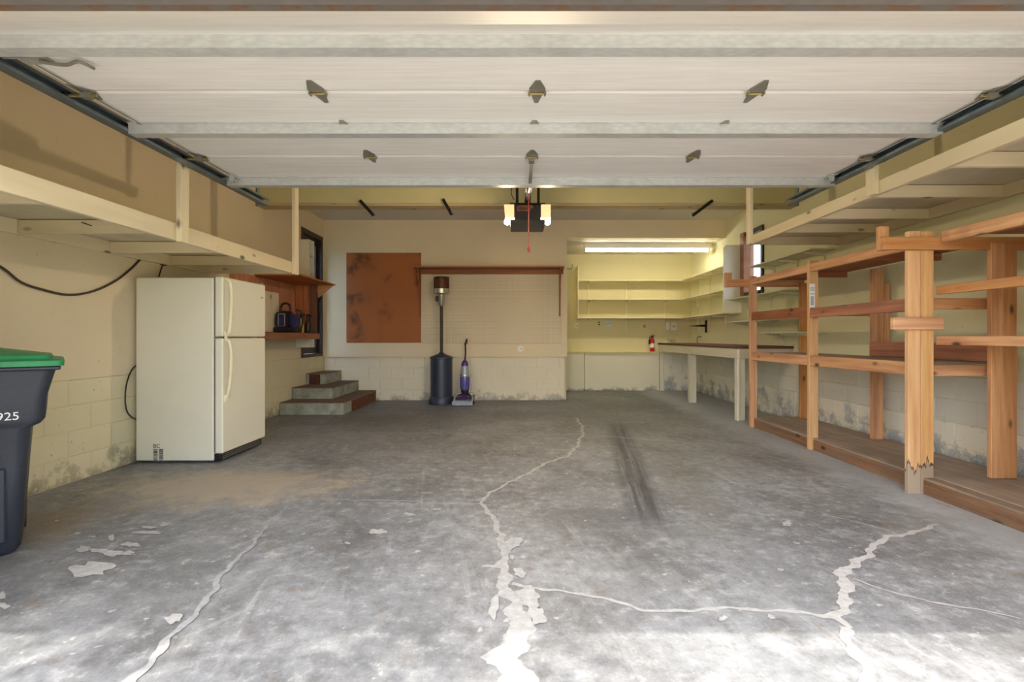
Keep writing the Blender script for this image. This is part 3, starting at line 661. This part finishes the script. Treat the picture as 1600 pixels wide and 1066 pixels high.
# carpet spot cleaner
sp = thing('spot_cleaner', (-3.27, 6.98, 1.196), 'blue and black portable spot cleaner with carry handle', 'spot cleaner')
prism('base', [(-3.40, 1.197), (-3.10, 1.197), (-3.105, 1.27), (-3.395, 1.27)], 'y', 6.86, 7.12, M_BLACK, sp, bev=0.01)
prism('shell', [(-3.385, 1.271), (-3.19, 1.271), (-3.185, 1.40), (-3.215, 1.50), (-3.35, 1.50), (-3.38, 1.42)], 'y', 6.875, 7.10, M_BLACK, sp, bev=0.02)
prism('water_tank', [(-3.185, 1.271), (-3.108, 1.271), (-3.112, 1.40), (-3.14, 1.46), (-3.180, 1.46)], 'y', 6.88, 7.09, M_BLUEP, sp, bev=0.012)
tube('carry_handle', [(-3.35, 6.98, 1.49), (-3.345, 6.98, 1.56), (-3.31, 6.98, 1.605), (-3.25, 6.98, 1.605), (-3.215, 6.98, 1.56), (-3.21, 6.98, 1.49)], 0.016, M_BLACK, sp, 10)
box('front_window', -3.325, -3.245, 6.865, 6.8745, 1.29, 1.45, M_BLUEP, sp, 0.002)
boxes('window_outline', [(-3.332, -3.238, 6.862, 6.8745, 1.45, 1.458), (-3.332, -3.238, 6.862, 6.8745, 1.282, 1.29), (-3.332, -3.325, 6.862, 6.8745, 1.29, 1.45), (-3.245, -3.238, 6.862, 6.8745, 1.29, 1.45)], M_GREYP, sp)
tube('hose', [(-3.12, 7.12, 1.25), (-3.115, 7.16, 1.36), (-3.14, 7.17, 1.50), (-3.2, 7.13, 1.52)], 0.014, M_BLACK, sp)
def bottle(x, y, liquid, lab):
    t = thing('spray_bottle', (x, y, 1.196), lab, 'spray bottle', 'spray bottles on the brown shelf')
    lathe('bottle_body', [(0.034, 1.1965), (0.038, 1.21), (0.038, 1.32), (0.016, 1.39), (0.014, 1.41)], x, y, liquid, t, 14)
    lathe('collar', [(0.019, 1.411), (0.019, 1.44)], x, y, M_BLACK, t, 12)
    box('spray_head', x-0.016, x+0.06, y-0.014, y+0.014, 1.441, 1.475, M_BLACK, t, 0.006)
    tube('trigger', [(x+0.035, y, 1.44), (x+0.04, y, 1.41), (x+0.03, y, 1.385)], 0.006, M_BLACK, t, 6)
bottle(-3.20, 7.30, M_YELLOW, 'yellow spray bottle standing behind the spot cleaner'); bottle(-3.17, 7.46, M_BLACK, 'black spray bottle next to the brown corner post')

# ------------------------------------------------------------------ back wall
for z0, z1, lab in ((1.835, 2.633, 'upper brown stained pegboard sheet on the back wall'), (1.03, 1.8345, 'lower brown stained pegboard sheet on the back wall')):
    tag(box('pegboard', -3.04, -1.712, YB-0.014, YB-0.001, z0, z1, M_PEG_B, None, 0.001), lab, 'pegboard', 'brown pegboard sheets')
tag(box('pegboard', -1.708, 0.78, YB-0.014, YB-0.001, 1.02, 2.25, M_PEG_W, None, 0.001), 'long cream pegboard between patio heater and alcove', 'pegboard')
sh = thing('pegboard_shelf', (-0.5, 8.65, 2.2), 'long brown wooden shelf above the cream pegboard', 'shelf')
box('shelf_board', -1.80, 0.82, 8.50, YB-0.001, 2.335, 2.355, brown_wood, sh); box('shelf_lip', -1.80, 0.82, 8.74, 8.774, 2.252, 2.334, brown_wood, sh)
for x in (-1.74, 0.745):
    prism('bracket', [(8.52, 2.334), (8.739, 2.334), (8.739, 2.245), (8.774, 2.235), (8.774, 1.50), (8.755, 1.50), (8.74, 1.75), (8.68, 2.05), (8.56, 2.27)], 'x', x, x+0.022, red_fir('z'), sh)
# patio heater
ph = thing('patio_heater', (-1.29, 8.33, 0), 'navy patio heater with dark pole and rusty burner head, no reflector', 'patio heater')
hx, hy = -1.29, 8.40
lathe('base_skirt', [(0.215, 0.003), (0.218, 0.06), (0.205, 0.10), (0.19, 0.13)], hx, hy, M_NAVY, ph, 28)
tk = lathe('tank_housing', [(0.186, 0.131), (0.186, 0.76), (0.196, 0.765), (0.196, 0.79), (0.19, 0.795), (0.05, 0.85), (0.04, 0.87)], hx, hy, M_NAVY, ph, 28)
tube('vent_hole', [(hx+0.05, hy-0.1835, 0.48), (hx+0.05, hy-0.176, 0.48)], 0.012, M_BLACK, tk, 10)
box('door_seam', hx-0.09, hx-0.087, hy-0.187, hy-0.15, 0.16, 0.76, M_BLACK, tk, 0)
lathe('pole', [(0.026, 0.871), (0.026, 1.66)], hx, hy, M_POLE, ph, 14)
hd = lathe('control_housing', [(0.03, 1.661), (0.055, 1.69), (0.056, 1.85), (0.06, 1.86)], hx, hy, M_SILVER, ph, 18)
box('control_knob', hx-0.10, hx-0.05, hy-0.04, hy+0.02, 1.74, 1.83, M_BLACK, hd, 0.008)
lathe('burner_bowl', [(0.06, 1.861), (0.125, 1.875), (0.132, 1.95), (0.128, 1.955)], hx, hy, M_SILVER, ph, 24)
lathe('burner_screen', [(0.125, 1.956), (0.13, 1.97), (0.13, 2.12), (0.126, 2.135)], hx, hy, M_BURN, ph, 24)
lathe('burner_cap', [(0.134, 2.136), (0.134, 2.152), (0.02, 2.16)], hx, hy, M_POLE, ph, 24)
# upright carpet cleaner
vc = thing('carpet_cleaner', (-0.88, 8.30, 0), 'purple upright carpet cleaner leaning by the back wall', 'carpet cleaner')
vx, vy = -0.88, 8.36
prism('nozzle', [(vy-0.31, 0.010), (vy-0.20, 0.010), (vy-0.20, 0.085), (vy-0.25, 0.080), (vy-0.30, 0.045)], 'x', vx-0.19, vx+0.15, M_CLEARP, vc, bev=0.012)
prism('brush_window', [(vy-0.199, 0.015), (vy-0.11, 0.015), (vy-0.11, 0.13), (vy-0.16, 0.125), (vy-0.199, 0.095)], 'x', vx-0.165, vx+0.125, plain('dark_smoke_plastic', (58, 52, 56), 0.2), vc, bev=0.01)
prism('brush_housing', [(vy-0.109, 0.02), (vy+0.10, 0.02), (vy+0.10, 0.15), (vy-0.02, 0.19), (vy-0.095, 0.14)], 'x', vx-0.12, vx+0.10, M_BLACK, vc, bev=0.012)
prism('foot_stripe', [(vy-0.20, 0.10), (vy-0.12, 0.132), (vy-0.10, 0.15), (vy-0.10, 0.165), (vy-0.13, 0.148), (vy-0.21, 0.112)], 'x', vx-0.045, vx+0.035, M_PURPLE, vc)
for s_ in (-1, 1): tube('foot_arm', [(vx+s_*0.15-0.01, vy-0.24, 0.075), (vx+s_*0.15-0.01, vy-0.14, 0.125), (vx+s_*0.13-0.01, vy-0.04, 0.15)], 0.016, M_GREYP, vc)
for s in (-1, 1):
    w = tube('wheel', [(vx+s*0.135-0.01, vy+0.02, 0.075), (vx+s*0.135+0.03*s-0.01, vy+0.02, 0.075)], 0.075, M_BLACK, vc, 20)
    tube('hubcap', [(vx+s*0.166-0.01, vy+0.02, 0.075), (vx+s*0.172-0.01, vy+0.02, 0.075)], 0.045, M_GREYP, w, 16)
    lathe('fender', [(0.01, 0.155), (0.05, 0.16), (0.045, 0.19), (0.01, 0.20)], vx+s*0.10, vy, M_GREYP, vc, 14)
lathe('neck', [(0.06, 0.17), (0.07, 0.22), (0.07, 0.24)], vx-0.01, vy+0.03, M_BLACK, vc, 18)
lathe('clean_tank', [(0.075, 0.241), (0.08, 0.27), (0.082, 0.42), (0.078, 0.46)], vx-0.01, vy+0.03, M_VIOLET, vc, 22)
lathe('tank_ring', [(0.084, 0.461), (0.086, 0.47), (0.084, 0.495)], vx-0.01, vy+0.03, M_SILVER, vc, 22)
lathe('dirty_tank', [(0.07, 0.496), (0.068, 0.54), (0.06, 0.63), (0.058, 0.64)], vx-0.012, vy+0.04, M_CLEARP, vc, 22)
lathe('purple_cap', [(0.06, 0.641), (0.06, 0.68), (0.04, 0.72), (0.02, 0.74)], vx-0.012, vy+0.045, M_PURPLE, vc, 20)
tube('cord_hook', [(vx+0.08, vy+0.03, 0.22), (vx+0.10, vy+0.03, 0.27), (vx+0.085, vy+0.03, 0.40), (vx+0.095, vy+0.04, 0.50)], 0.010, M_GREYP, vc)
tube('handle', [(vx-0.01, vy+0.05, 0.735), (vx-0.005, vy+0.10, 0.86), (vx-0.012, vy+0.14, 0.96), (vx-0.02, vy+0.17, 1.02), (vx+0.0, vy+0.17, 1.07), (vx+0.015, vy+0.18, 1.10)], [0.015, 0.014, 0.014, 0.016, 0.016, 0.012], M_BLACK, vc, 10)
tube('grip_loop', [(vx-0.018, vy+0.16, 1.01), (vx+0.012, vy+0.15, 1.02), (vx+0.016, vy+0.16, 1.06), (vx+0.003, vy+0.168, 1.075)], 0.008, M_BLACK, vc)
rp = thing('round_cover_plate', (0.06, YB, 0.92), 'round white cap plate below the cream pegboard', 'cover plate'); tube('plate', [(0.06, YB-0.012, 0.925), (0.06, YB-0.001, 0.925)], 0.055, M_PLATE, rp, 20); tube('screw', [(0.075, YB-0.016, 0.925), (0.075, YB-0.0125, 0.925)], 0.012, M_STEEL, rp, 8)

# ------------------------------------------------------------------ alcove: light, shelves, plates, bench
fl = thing('fluorescent_light', (2.45, 9.3, 2.74), 'long fluorescent shop light on the alcove ceiling', 'light')
box('channel', 1.26, 3.62, 9.24, 9.36, 2.80, ZA-0.001, plain('white_lamp_housing', (240, 236, 224), 0.4, 0, 0.02), fl)
for x in (1.27, 3.59): box('lamp_holder', x, x+0.02, 9.25, 9.35, 2.735, 2.80, M_PLATE, fl)
for y in (9.27, 9.33): tube('tube', [(1.291, y, 2.765), (3.589, y, 2.765)], 0.017, M_TUBE, fl, 12)
su = thing('alcove_shelves', (2.5, 10.3, 1.5), 'cream L-shaped wall shelves around the yellow alcove corner', 'shelves')
cs = plain('cream_shelf_paint', (228, 220, 184), 0.5, 0, 0.05)
box('upright', 1.255, 1.275, 10.20, YA-0.001, 1.50, 2.62, cs, su)
prism('end_panel', [(3.42, 1.545), (XR-0.002, 1.545), (XR-0.002, 2.66), (3.47, 2.66), (3.42, 2.60)], 'y', 8.17, 8.19, plain('bright_white_panel', (244, 240, 228), 0.5, 0, 0.03), su)
for z in (1.52, 1.905, 2.30):
    box('shelf_board', 1.276, XR-0.002, 10.22, YA-0.001, z, z+0.02, cs, su); box('shelf_board', 3.42, XR-0.002, 8.191, 10.219, z, z+0.02, cs, su)
    for x in (1.52, 2.33, 3.14):
        boxes('bracket', [(x-0.008, x+0.008, 10.25, YA-0.012, z-0.03, z-0.001), (x-0.008, x+0.008, YA-0.03, YA-0.012, z-0.14, z-0.03)], cs, su)
    for y in (8.75, 9.5, 10.1):
        boxes('bracket', [(3.46, XR-0.012, y-0.008, y+0.008, z-0.03, z-0.001), (XR-0.04, XR-0.012, y-0.008, y+0.008, z-0.16, z-0.03)], cs, su)
for x in (1.52, 2.33, 3.14): box('standard', x-0.012, x+0.012, YA-0.011, YA-0.001, 1.25, 2.29, cs, su)
for y in (8.75, 9.5, 10.1): box('standard', XR-0.011, XR-0.001, y-0.012, y+0.012, 1.25, 2.29, cs, su)
def plate(name, x, z, w, h, lab, cat, mat=M_PLATE, dep=0.012, marks=()):
    t = thing(name, (x, YA, z-h/2), lab, cat); b = box('plate', x-w/2, x+w/2, YA-dep, YA-0.001, z-h/2, z+h/2, mat, t, 0.003)
    for mx, mz, mw, mh in marks: box('slot', x+mx-mw/2, x+mx+mw/2, YA-dep-0.002, YA-dep-0.0002, z+mz-mh/2, z+mz+mh/2, M_PRINT, b, 0)
plate('light_switch', 1.26, 1.37, 0.075, 0.12, 'single light switch at the left end of the alcove wall', 'switch', M_PLATE, 0.012, ((0, 0, 0.014, 0.03),))
plate('wall_outlet', 1.75, 1.42, 0.075, 0.12, 'yellow painted outlet with two dark sockets', 'outlet', M_ALC, 0.010, ((0, 0.03, 0.03, 0.028), (0, -0.02, 0.03, 0.028)))
plate('paper_note', 1.945, 1.41, 0.11, 0.12, 'small bluish paper note taped on the alcove wall', 'note', M_PAPER, 0.003, ((0.025, 0.02, 0.012, 0.03), (-0.03, 0, 0.006, 0.06)))
plate('oval_plate', 2.72, 1.36, 0.05, 0.07, 'small brown oval plate on the alcove wall', 'cover plate', M_BRASS, 0.006)
plate('junction_box', 3.20, 1.37, 0.08, 0.16, 'narrow white electrical box above the bench', 'electrical box', M_PLATE, 0.05)
plate('control_box', 3.335, 1.36, 0.12, 0.17, 'wider white control box with dark buttons above the bench', 'electrical box', M_PLATE, 0.05, ((0.0, 0.02, 0.02, 0.015), (-0.02, -0.01, 0.02, 0.015), (0.02, -0.01, 0.02, 0.015)))
hk = thing('wall_hook', (1.10, YA, 2.60), 'small bent wire hook high on the alcove wall', 'hook'); tube('wire', [(1.02, YA-0.004, 2.60), (1.14, YA-0.03, 2.585), (1.17, YA-0.05, 2.62), (1.18, YA-0.05, 2.68)], 0.008, M_STEEL, hk)
# workbench
wbn = thing('workbench', (3.35, 8.5, 0), 'cream painted workbench with dark stained top along the right wall', 'workbench')
box('bench_top', 2.955, XR-0.002, 6.62, 10.36, 0.975, 1.01, M_BENCHTOP, wbn)
box('front_apron', 2.965, 3.0, 6.64, 10.36, 0.84, 0.9745, white_wood, wbn); box('end_apron', 3.001, XR-0.004, 6.64, 6.675, 0.84, 0.9745, white_wood, wbn)
for y in (6.68, 8.49): box('leg', 3.001, 3.09, y, y+0.09, 0.0, 0.974, white_wood, wbn)
box('leg', 2.97, 3.0, 6.645, 6.735, 0.0, 0.8395, white_wood, wbn); box('leg', 2.97, 3.0, 8.49, 8.58, 0.0, 0.8395, white_wood, wbn)
fe = thing('fire_extinguisher', (2.86, 10.43, 0.826), 'red fire extinguisher standing on the alcove ledge', 'fire extinguisher')
ex, ey = 2.86, 10.44
b = lathe('cylinder', [(0.045, 0.826), (0.05, 0.835), (0.05, 1.06), (0.035, 1.10), (0.018, 1.115)], ex, ey, M_RED, fe, 20)
lathe('label_band', [(0.0508, 0.91), (0.0508, 1.0)], ex, ey, M_PLATE, b, 20)
box('valve', ex-0.02, ex+0.02, ey-0.02, ey+0.02, 1.116, 1.145, M_BLACK, fe); boxes('lever', [(ex-0.045, ex+0.05, ey-0.01, ey+0.01, 1.146, 1.158), (ex-0.01, ex+0.055, ey-0.01, ey+0.01, 1.17, 1.18)], M_BLACK, fe)
tube('hose', [(ex-0.02, ey-0.02, 1.13), (ex-0.06, ey-0.03, 1.12), (ex-0.066, ey-0.03, 1.05), (ex-0.062, ey-0.03, 0.98)], [0.01, 0.012, 0.018, 0.018], M_BLACK, fe)
bk = thing('black_wall_bracket', (XR, 9.68, 1.25), 'black T-shaped iron bracket above the workbench', 'bracket')
box('plate', XR-0.02, XR-0.001, 9.64, 9.72, 1.22, 1.46, M_BLACKM, bk); prism('arm', [(XR-0.021, 1.33), (XR-0.34, 1.345), (XR-0.34, 1.355), (XR-0.021, 1.38)], 'y', 9.66, 9.70, M_BLACKM, bk)
pp = thing('bent_conduit', (3.62, 9.9, 1.01), 'short bent grey conduit rising from the workbench', 'conduit'); tube('pipe', [(3.62, 9.9, 1.011), (3.62, 9.9, 1.12), (3.635, 9.9, 1.14), (3.70, 9.9, 1.14)], 0.010, M_STEEL, pp)
tr = thing('soap_dish', (3.06, 10.25, 1.01), 'small cream dish on the far corner of the workbench', 'dish'); box('dish_base', 3.0, 3.12, 10.22, 10.29, 1.011, 1.03, M_HANDLE, tr, 0.006); box('dish_lid', 3.005, 3.115, 10.225, 10.285, 1.0305, 1.042, M_HANDLE, tr, 0.004)
wt = thing('tangled_wire', (3.24, 10.3, 1.01), 'loose tangle of thin wire on the workbench', 'wire')
tube('wire', [(3.24+0.09*math.cos(a*1.3)*(0.6+0.4*math.sin(a*0.7)), 10.29+0.04*math.sin(a*1.1), 1.02+0.06*abs(math.sin(a*0.9))) for a in [0.5*k for k in range(26)]], 0.004, M_STEEL, wt, 5)
# bracket shelves further along the right wall
for nm, y0, y1, z, lab in (('a', 5.75, 7.28, 2.155, 'highest pale bracket shelf on the right wall, below the overhead shelf'), ('b', 6.3, 8.10, 1.73, 'second pale bracket shelf from the top on the right wall'), ('c', 6.3, 8.05, 1.36, 'third pale bracket shelf from the top on the right wall'), ('d', 5.9, 7.0, 1.18, 'lowest thin shelf on the right wall just above the workbench')):
    t = thing('wall_shelf', (3.57, (y0+y1)/2, z), lab, 'shelf', 'bracket shelves behind the rack')
    box('board', 3.42, XR-0.002, y0, y1, z, z+0.018, plain('pale_green_shelf', (208, 206, 178), 0.5, 0, 0.06), t)
    for k in range(3):
        y = y0+0.18+(y1-y0-0.36)*k/2
        prism('bracket', [(3.45, z-0.001), (XR-0.004, z-0.001), (XR-0.004, z-0.16), (XR-0.02, z-0.16), (XR-0.03, z-0.05), (3.45, z-0.018)], 'y', y-0.007, y+0.007, plain('pale_green_shelf', (208, 206, 178), 0.5), t)

# ------------------------------------------------------------------ lumber rack
rk = thing('lumber_rack', (3.25, 4.3, 0), 'large orange fir lumber rack along the right wall', 'storage rack')
RX, RB = 2.92, 3.62
RY0, RY1 = 2.25, 6.27
# front posts
for x in (2.82, 2.913): box('front_post', x, x+0.0895, 3.55, 3.588, 0.0, 1.895, wood('weathered_pale_fir', (238, 196, 142), (208, 150, 94), 'z', True, 0.0, 0.20), rk)
box('front_post', 2.975, 3.01, 3.59, 3.68, 0.12, 1.78, fir, rk)
box('front_post', 2.926, 3.02, 4.94, 4.978, 0.0, 1.90, pale_fir, rk); box('front_post', 2.917, 3.005, 6.17, 6.208, 0.0, 1.895, fir, rk)
for x in (2.82, 2.913): box('front_post', x, x+0.0895, RY0, RY0+0.038, 0.0, 1.895, pale_fir, rk)
for x in (3.37, 3.462): box('back_post', x, x+0.09, 3.50, 3.538, 0.125, 1.80, fir, rk)
box('back_post', 3.49, 3.60, 4.84, 4.878, 0.125, 1.80, fir, rk); box('back_post', 3.605, 3.66, 4.84, 4.878, 0.9, 1.66, fir, rk); box('back_post', 3.50, 3.61, 6.09, 6.128, 0.125, 1.80, fir, rk)
box('back_post', 3.49, 3.60, RY0, RY0+0.038, 0.125, 1.80, fir, rk)
# bottom deck
box('bottom_beam', 2.925, 2.963, RY0+0.04, 3.548, 0.0, 0.10, wood('dirty_fir', (176, 134, 100), (112, 78, 54), 'y', True, 0.45), rk); box('bottom_beam', 2.965, 3.003, 3.69, 4.938, 0.0, 0.1035, wood('dirty_fir', (176, 134, 100), (112, 78, 54), 'y', True, 0.45), rk); box('bottom_beam', 2.965, 3.003, 4.98, 6.168, 0.0, 0.1035, wood('dirty_fir', (176, 134, 100), (112, 78, 54), 'y', True, 0.45), rk)
box('bottom_deck', 3.012, RB+0.03, RY0+0.04, 6.25, 0.104, 0.122, old_ply, rk); box('bottom_deck_strip', 2.925, 3.008, RY0+0.04, 3.545, 0.1005, 0.118, old_ply, rk)
for y in (2.6, 4.2, 5.6): box('sleeper', 3.02, RB, y, y+0.038, 0.0, 0.103, red_fir, rk)
for a, b in ((3.69, 4.938), (4.98, 6.168)): box('bottom_deck_strip', 2.965, 3.011, a, b, 0.104, 0.121, old_ply, rk)
# shelf 3 (waist height), shelf 2, top
box('shelf_beam', 2.93, 2.968, 3.69, 4.938, 0.845, 0.945, fir, rk); box('shelf_beam', 2.93, 2.968, 4.98, 6.165, 0.845, 0.945, fir, rk)
box('shelf_deck', 2.97, RB-0.01, 3.70, 4.835, 0.93, 0.945, old_ply, rk); box('shelf_deck', 3.025, RB-0.13, 4.838, 6.085, 0.93, 0.945, old_ply, rk)
box('cross_beam', 3.015, 3.56, 3.60, 3.638, 0.845, 0.925, fir, rk)
box('cross_beam', 3.02, 3.60, 4.90, 4.938, 0.845, 0.925, fir, rk); box('cross_beam', 3.01, 3.61, 6.13, 6.168, 0.845, 0.925, fir, rk)
box('back_board', 3.455, 3.489, 3.545, 4.835, 0.95, 1.085, red_fir, rk)
box('shelf_beam', 2.93, 2.968, 3.69, 4.938, 1.325, 1.42, red_fir, rk); box('shelf_beam', 2.93, 2.968, 4.98, 6.165, 1.345, 1.44, red_fir, rk)
box('cross_beam', 3.015, 3.56, 3.60, 3.638, 1.335, 1.415, fir, rk); box('cross_beam', 3.02, 3.60, 4.90, 4.938, 1.34, 1.43, fir, rk); box('cross_beam', 3.01, 3.61, 6.13, 6.168, 1.345, 1.435, fir, rk)
# near bay shelves
for z in (1.435, 1.075): box('near_shelf_beam', 3.012, 3.05, RY0+0.04, 3.545, z, z+0.062, fir, rk); box('near_shelf_deck', 3.051, 3.36, RY0+0.04, 3.49, z+0.045, z+0.062, fir, rk)
# top
box('outrigger', 2.61, 3.66, 3.51, 3.548, 1.755, 1.845, fir, rk); box('outrigger_stop', 2.61, 2.68, 3.548, 3.586, 1.755, 1.93, fir, rk)
box('outrigger', 2.64, 3.62, 6.21, 6.248, 1.765, 1.86, fir, rk); box('outrigger_stop', 2.64, 2.73, 6.249, 6.285, 1.765, 1.95, fir, rk)
box('top_beam', 2.93, 2.968, 3.69, 4.938, 1.785, 1.865, fir, rk); box('top_beam', 2.93, 2.968, 4.98, 6.165, 1.785, 1.865, fir, rk); box('top_beam', 3.01, 3.048, RY0+0.04, 3.50, 1.80, 1.88, fir, rk)
box('top_deck', 3.022, RB+0.03, 3.70, 6.20, 1.848, 1.866, red_fir, rk); box('top_deck', 3.05, RB+0.03, RY0+0.04, 3.50, 1.862, 1.88, red_fir, rk)
for y in (4.2, 5.4): box('top_joist', 3.025, RB, y, y+0.038, 1.785, 1.847, red_fir, rk)
box('nailer_block', 2.685, 3.045, 3.512, 3.549, 1.185, 1.27, fir, rk)
lbz = box('post_label', 2.93, 2.985, 4.9375, 4.9395, 1.37, 1.665, M_WHITE, rk, 0)
for z in (1.62, 1.60, 1.56, 1.42, 1.39): box('label_print', 2.935, 2.98, 4.9365, 4.9374, z, z+0.006, M_PRINT, lbz, 0)
box('label_print', 2.94, 2.972, 4.9365, 4.9374, 1.45, 1.54, M_GREYP, lbz, 0)

# ------------------------------------------------------------------ floor repairs: filled cracks and bare patches
CZ = [0.0010]
def crack(px, w, mat):
    """px: pixel path of a filled crack on the floor, w: its width in pixels at each point"""
    pts = [G(x, y) for x, y in px]; fine = []
    if len(pts) > 2:
        pts = smooth(pts, 4); w = [w[i]*(1-k/4)+w[i+1]*k/4 for i in range(len(w)-1) for k in range(4)]+[w[-1]]
    for i in range(len(pts)-1):
        n = max(2, int((pts[i+1]-pts[i]).length/0.012))
        for k in range(n):
            f = k/n; p = pts[i].lerp(pts[i+1], f); ww = (w[i]*(1-f)+w[i+1]*f)*p.y/F
            fine.append((p, ww))
    fine.append((pts[-1], w[-1]*pts[-1].y/F))
    CZ[0] += 0.0002; zc = Vector((0, 0, CZ[0]))
    bm = bmesh.new(); L = []; R = []
    f1, f2, f3 = (random.uniform(0, 6) for _ in range(3)); dist = 0.0
    for i, (p, ww) in enumerate(fine):
        a = fine[max(0, i-1)][0]; b = fine[min(len(fine)-1, i+1)][0]; t = (b-a).normalized(); n = Vector((-t.y, t.x, 0))
        if i: dist += (p-fine[i-1][0]).length
        wob = min(ww, 0.06)*0.22+0.004
        j = n*wob*(math.sin(dist*11+f1)+0.7*math.sin(dist*27+f2)+0.4*math.sin(dist*61+f3))
        L.append(bm.verts.new(p+j+n*ww*(0.5+0.16*math.sin(dist*37+f2)+random.uniform(-0.08, 0.08))+zc)); R.append(bm.verts.new(p+j-n*ww*(0.5+0.16*math.sin(dist*43+f3)+random.uniform(-0.08, 0.08))+zc))
    for i in range(len(L)-1): bm.faces.new((L[i], L[i+1], R[i+1], R[i]))
    o = done('crack_filler', bm, mat, floor); o.location.z -= 0.0
crack([(900,653),(911,673),(894,707),(869,718),(832,735),(812,747),(767,769),(756,788),(767,808),(784,836),(784,876),(793,909),(804,949),(807,994),(800,1027),(812,1075)], [3,4,5,5,6,5,5,6,8,10,14,20,30,42,52,55], M_CRACK)
crack([(755,886),(784,887)], [4,12], M_CRACK)
crack([(756,788),(700,788),(640,783),(560,782),(500,778)], [4,3,3,3,2], M_CRACK2)
crack([(800,913),(850,920),(886,927),(942,936),(992,949),(1049,955),(1127,953),(1234,955),(1296,963),(1324,982)], [7,6,6,7,7,7,7,7,12,12], M_CRACK)
crack([(1305,966),(1316,937),(1324,906),(1327,887),(1352,867),(1392,839),(1431,831),(1468,821)], [16,16,20,14,10,9,8,6], M_CRACK)
crack([(1320,980),(1335,1010),(1345,1040),(1352,1075)], [14,18,20,20], M_CRACK)
crack([(1332,906),(1431,935),(1516,952),(1594,968)], [4,4,4,3], M_CRACK2)
crack([(1285,804),(1347,819),(1397,833)], [3,3,3], M_CRACK2)
crack([(435,680),(645,677),(818,678),(911,680),(1037,689),(1150,698)], [2,2,2,3,3,2], M_CRACK2)
crack([(200,1070),(240,1030),(300,965),(340,910),(380,865),(420,820),(450,790)], [16,14,10,9,7,5,3], plain('worn_crack_filler', (154, 155, 156), 0.85, 0, 0.16, 30))
def patch(x, y, rx, ry, mat=None):
    CZ[0] += 0.0001; bm = bmesh.new(); n = 22; ph1, ph2 = random.uniform(0, 6), random.uniform(0, 6)
    vs = []
    for k in range(n):
        a = 2*math.pi*k/n; q = 1+0.25*math.sin(2*a+ph1)+0.18*math.sin(5*a+ph2)+random.uniform(-0.1, 0.1)
        p = G(x+rx*q*math.cos(a), y+ry*q*math.sin(a)); vs.append(bm.verts.new((p.x, p.y, CZ[0])))
    bm.faces.new(vs); done('bare_patch', bm, mat or M_CRACK, floor)
for a in ((142,890,30,12),(160,862,18,4),(178,866,14,4),(200,865,10,3),(130,859,12,4),(205,852,12,4),(230,833,18,3),(232,825,9,2.5),(257,820,9,3),(272,968,12,8),(591,832,11,5),(5,948,8,5),(4,932,6,5),(772,950,8,16),(801,850,14,9),(812,896,10,7),(826,935,20,14),(838,962,14,14),(800,872,4,3),(817,872,3,3),(543,850,4,2),(1130,968,6,4),(1205,966,6,3),(1230,820,9,3),(640,805,9,2),(682,797,7,2),(174,842,6,4)):
    patch(*a)

# ------------------------------------------------------------------ outside: the tree whose leaves dapple the sunlight on the sill
tree = thing('driveway_tree', (-4.6, -2.4, -0.145), 'leafy tree beside the driveway that dapples the sunlit sill', 'tree')
tube('trunk', [(-4.6, -2.4, -0.14), (-4.55, -2.35, 1.6), (-4.3, -2.2, 3.2), (-3.6, -2.0, 4.4), (-2.6, -1.8, 5.0)], [0.17, 0.14, 0.12, 0.08, 0.03], plain('bark', (92, 76, 60), 0.9), tree, 10)
bm = bmesh.new()
for i in range(900):
    c = Vector((random.gauss(-2.35, 0.75), random.gauss(-1.75, 0.5), random.gauss(5.1, 0.35)))
    if c.x > -1.2 and random.random() < 0.9: continue
    u = Vector((random.gauss(0, 1), random.gauss(0, 1), random.gauss(0, 0.6))).normalized(); v = u.cross(Vector((random.gauss(0, 1), random.gauss(0, 1), random.gauss(0, 1)))).normalized()
    s = random.uniform(0.05, 0.10)
    vs = [bm.verts.new(c+u*s), bm.verts.new(c+v*s*0.55), bm.verts.new(c-u*s), bm.verts.new(c-v*s*0.55)]; bm.faces.new(vs)
tag(done('foliage', bm, plain('leaf_green', (84, 116, 52), 0.6), tree), kind='stuff')
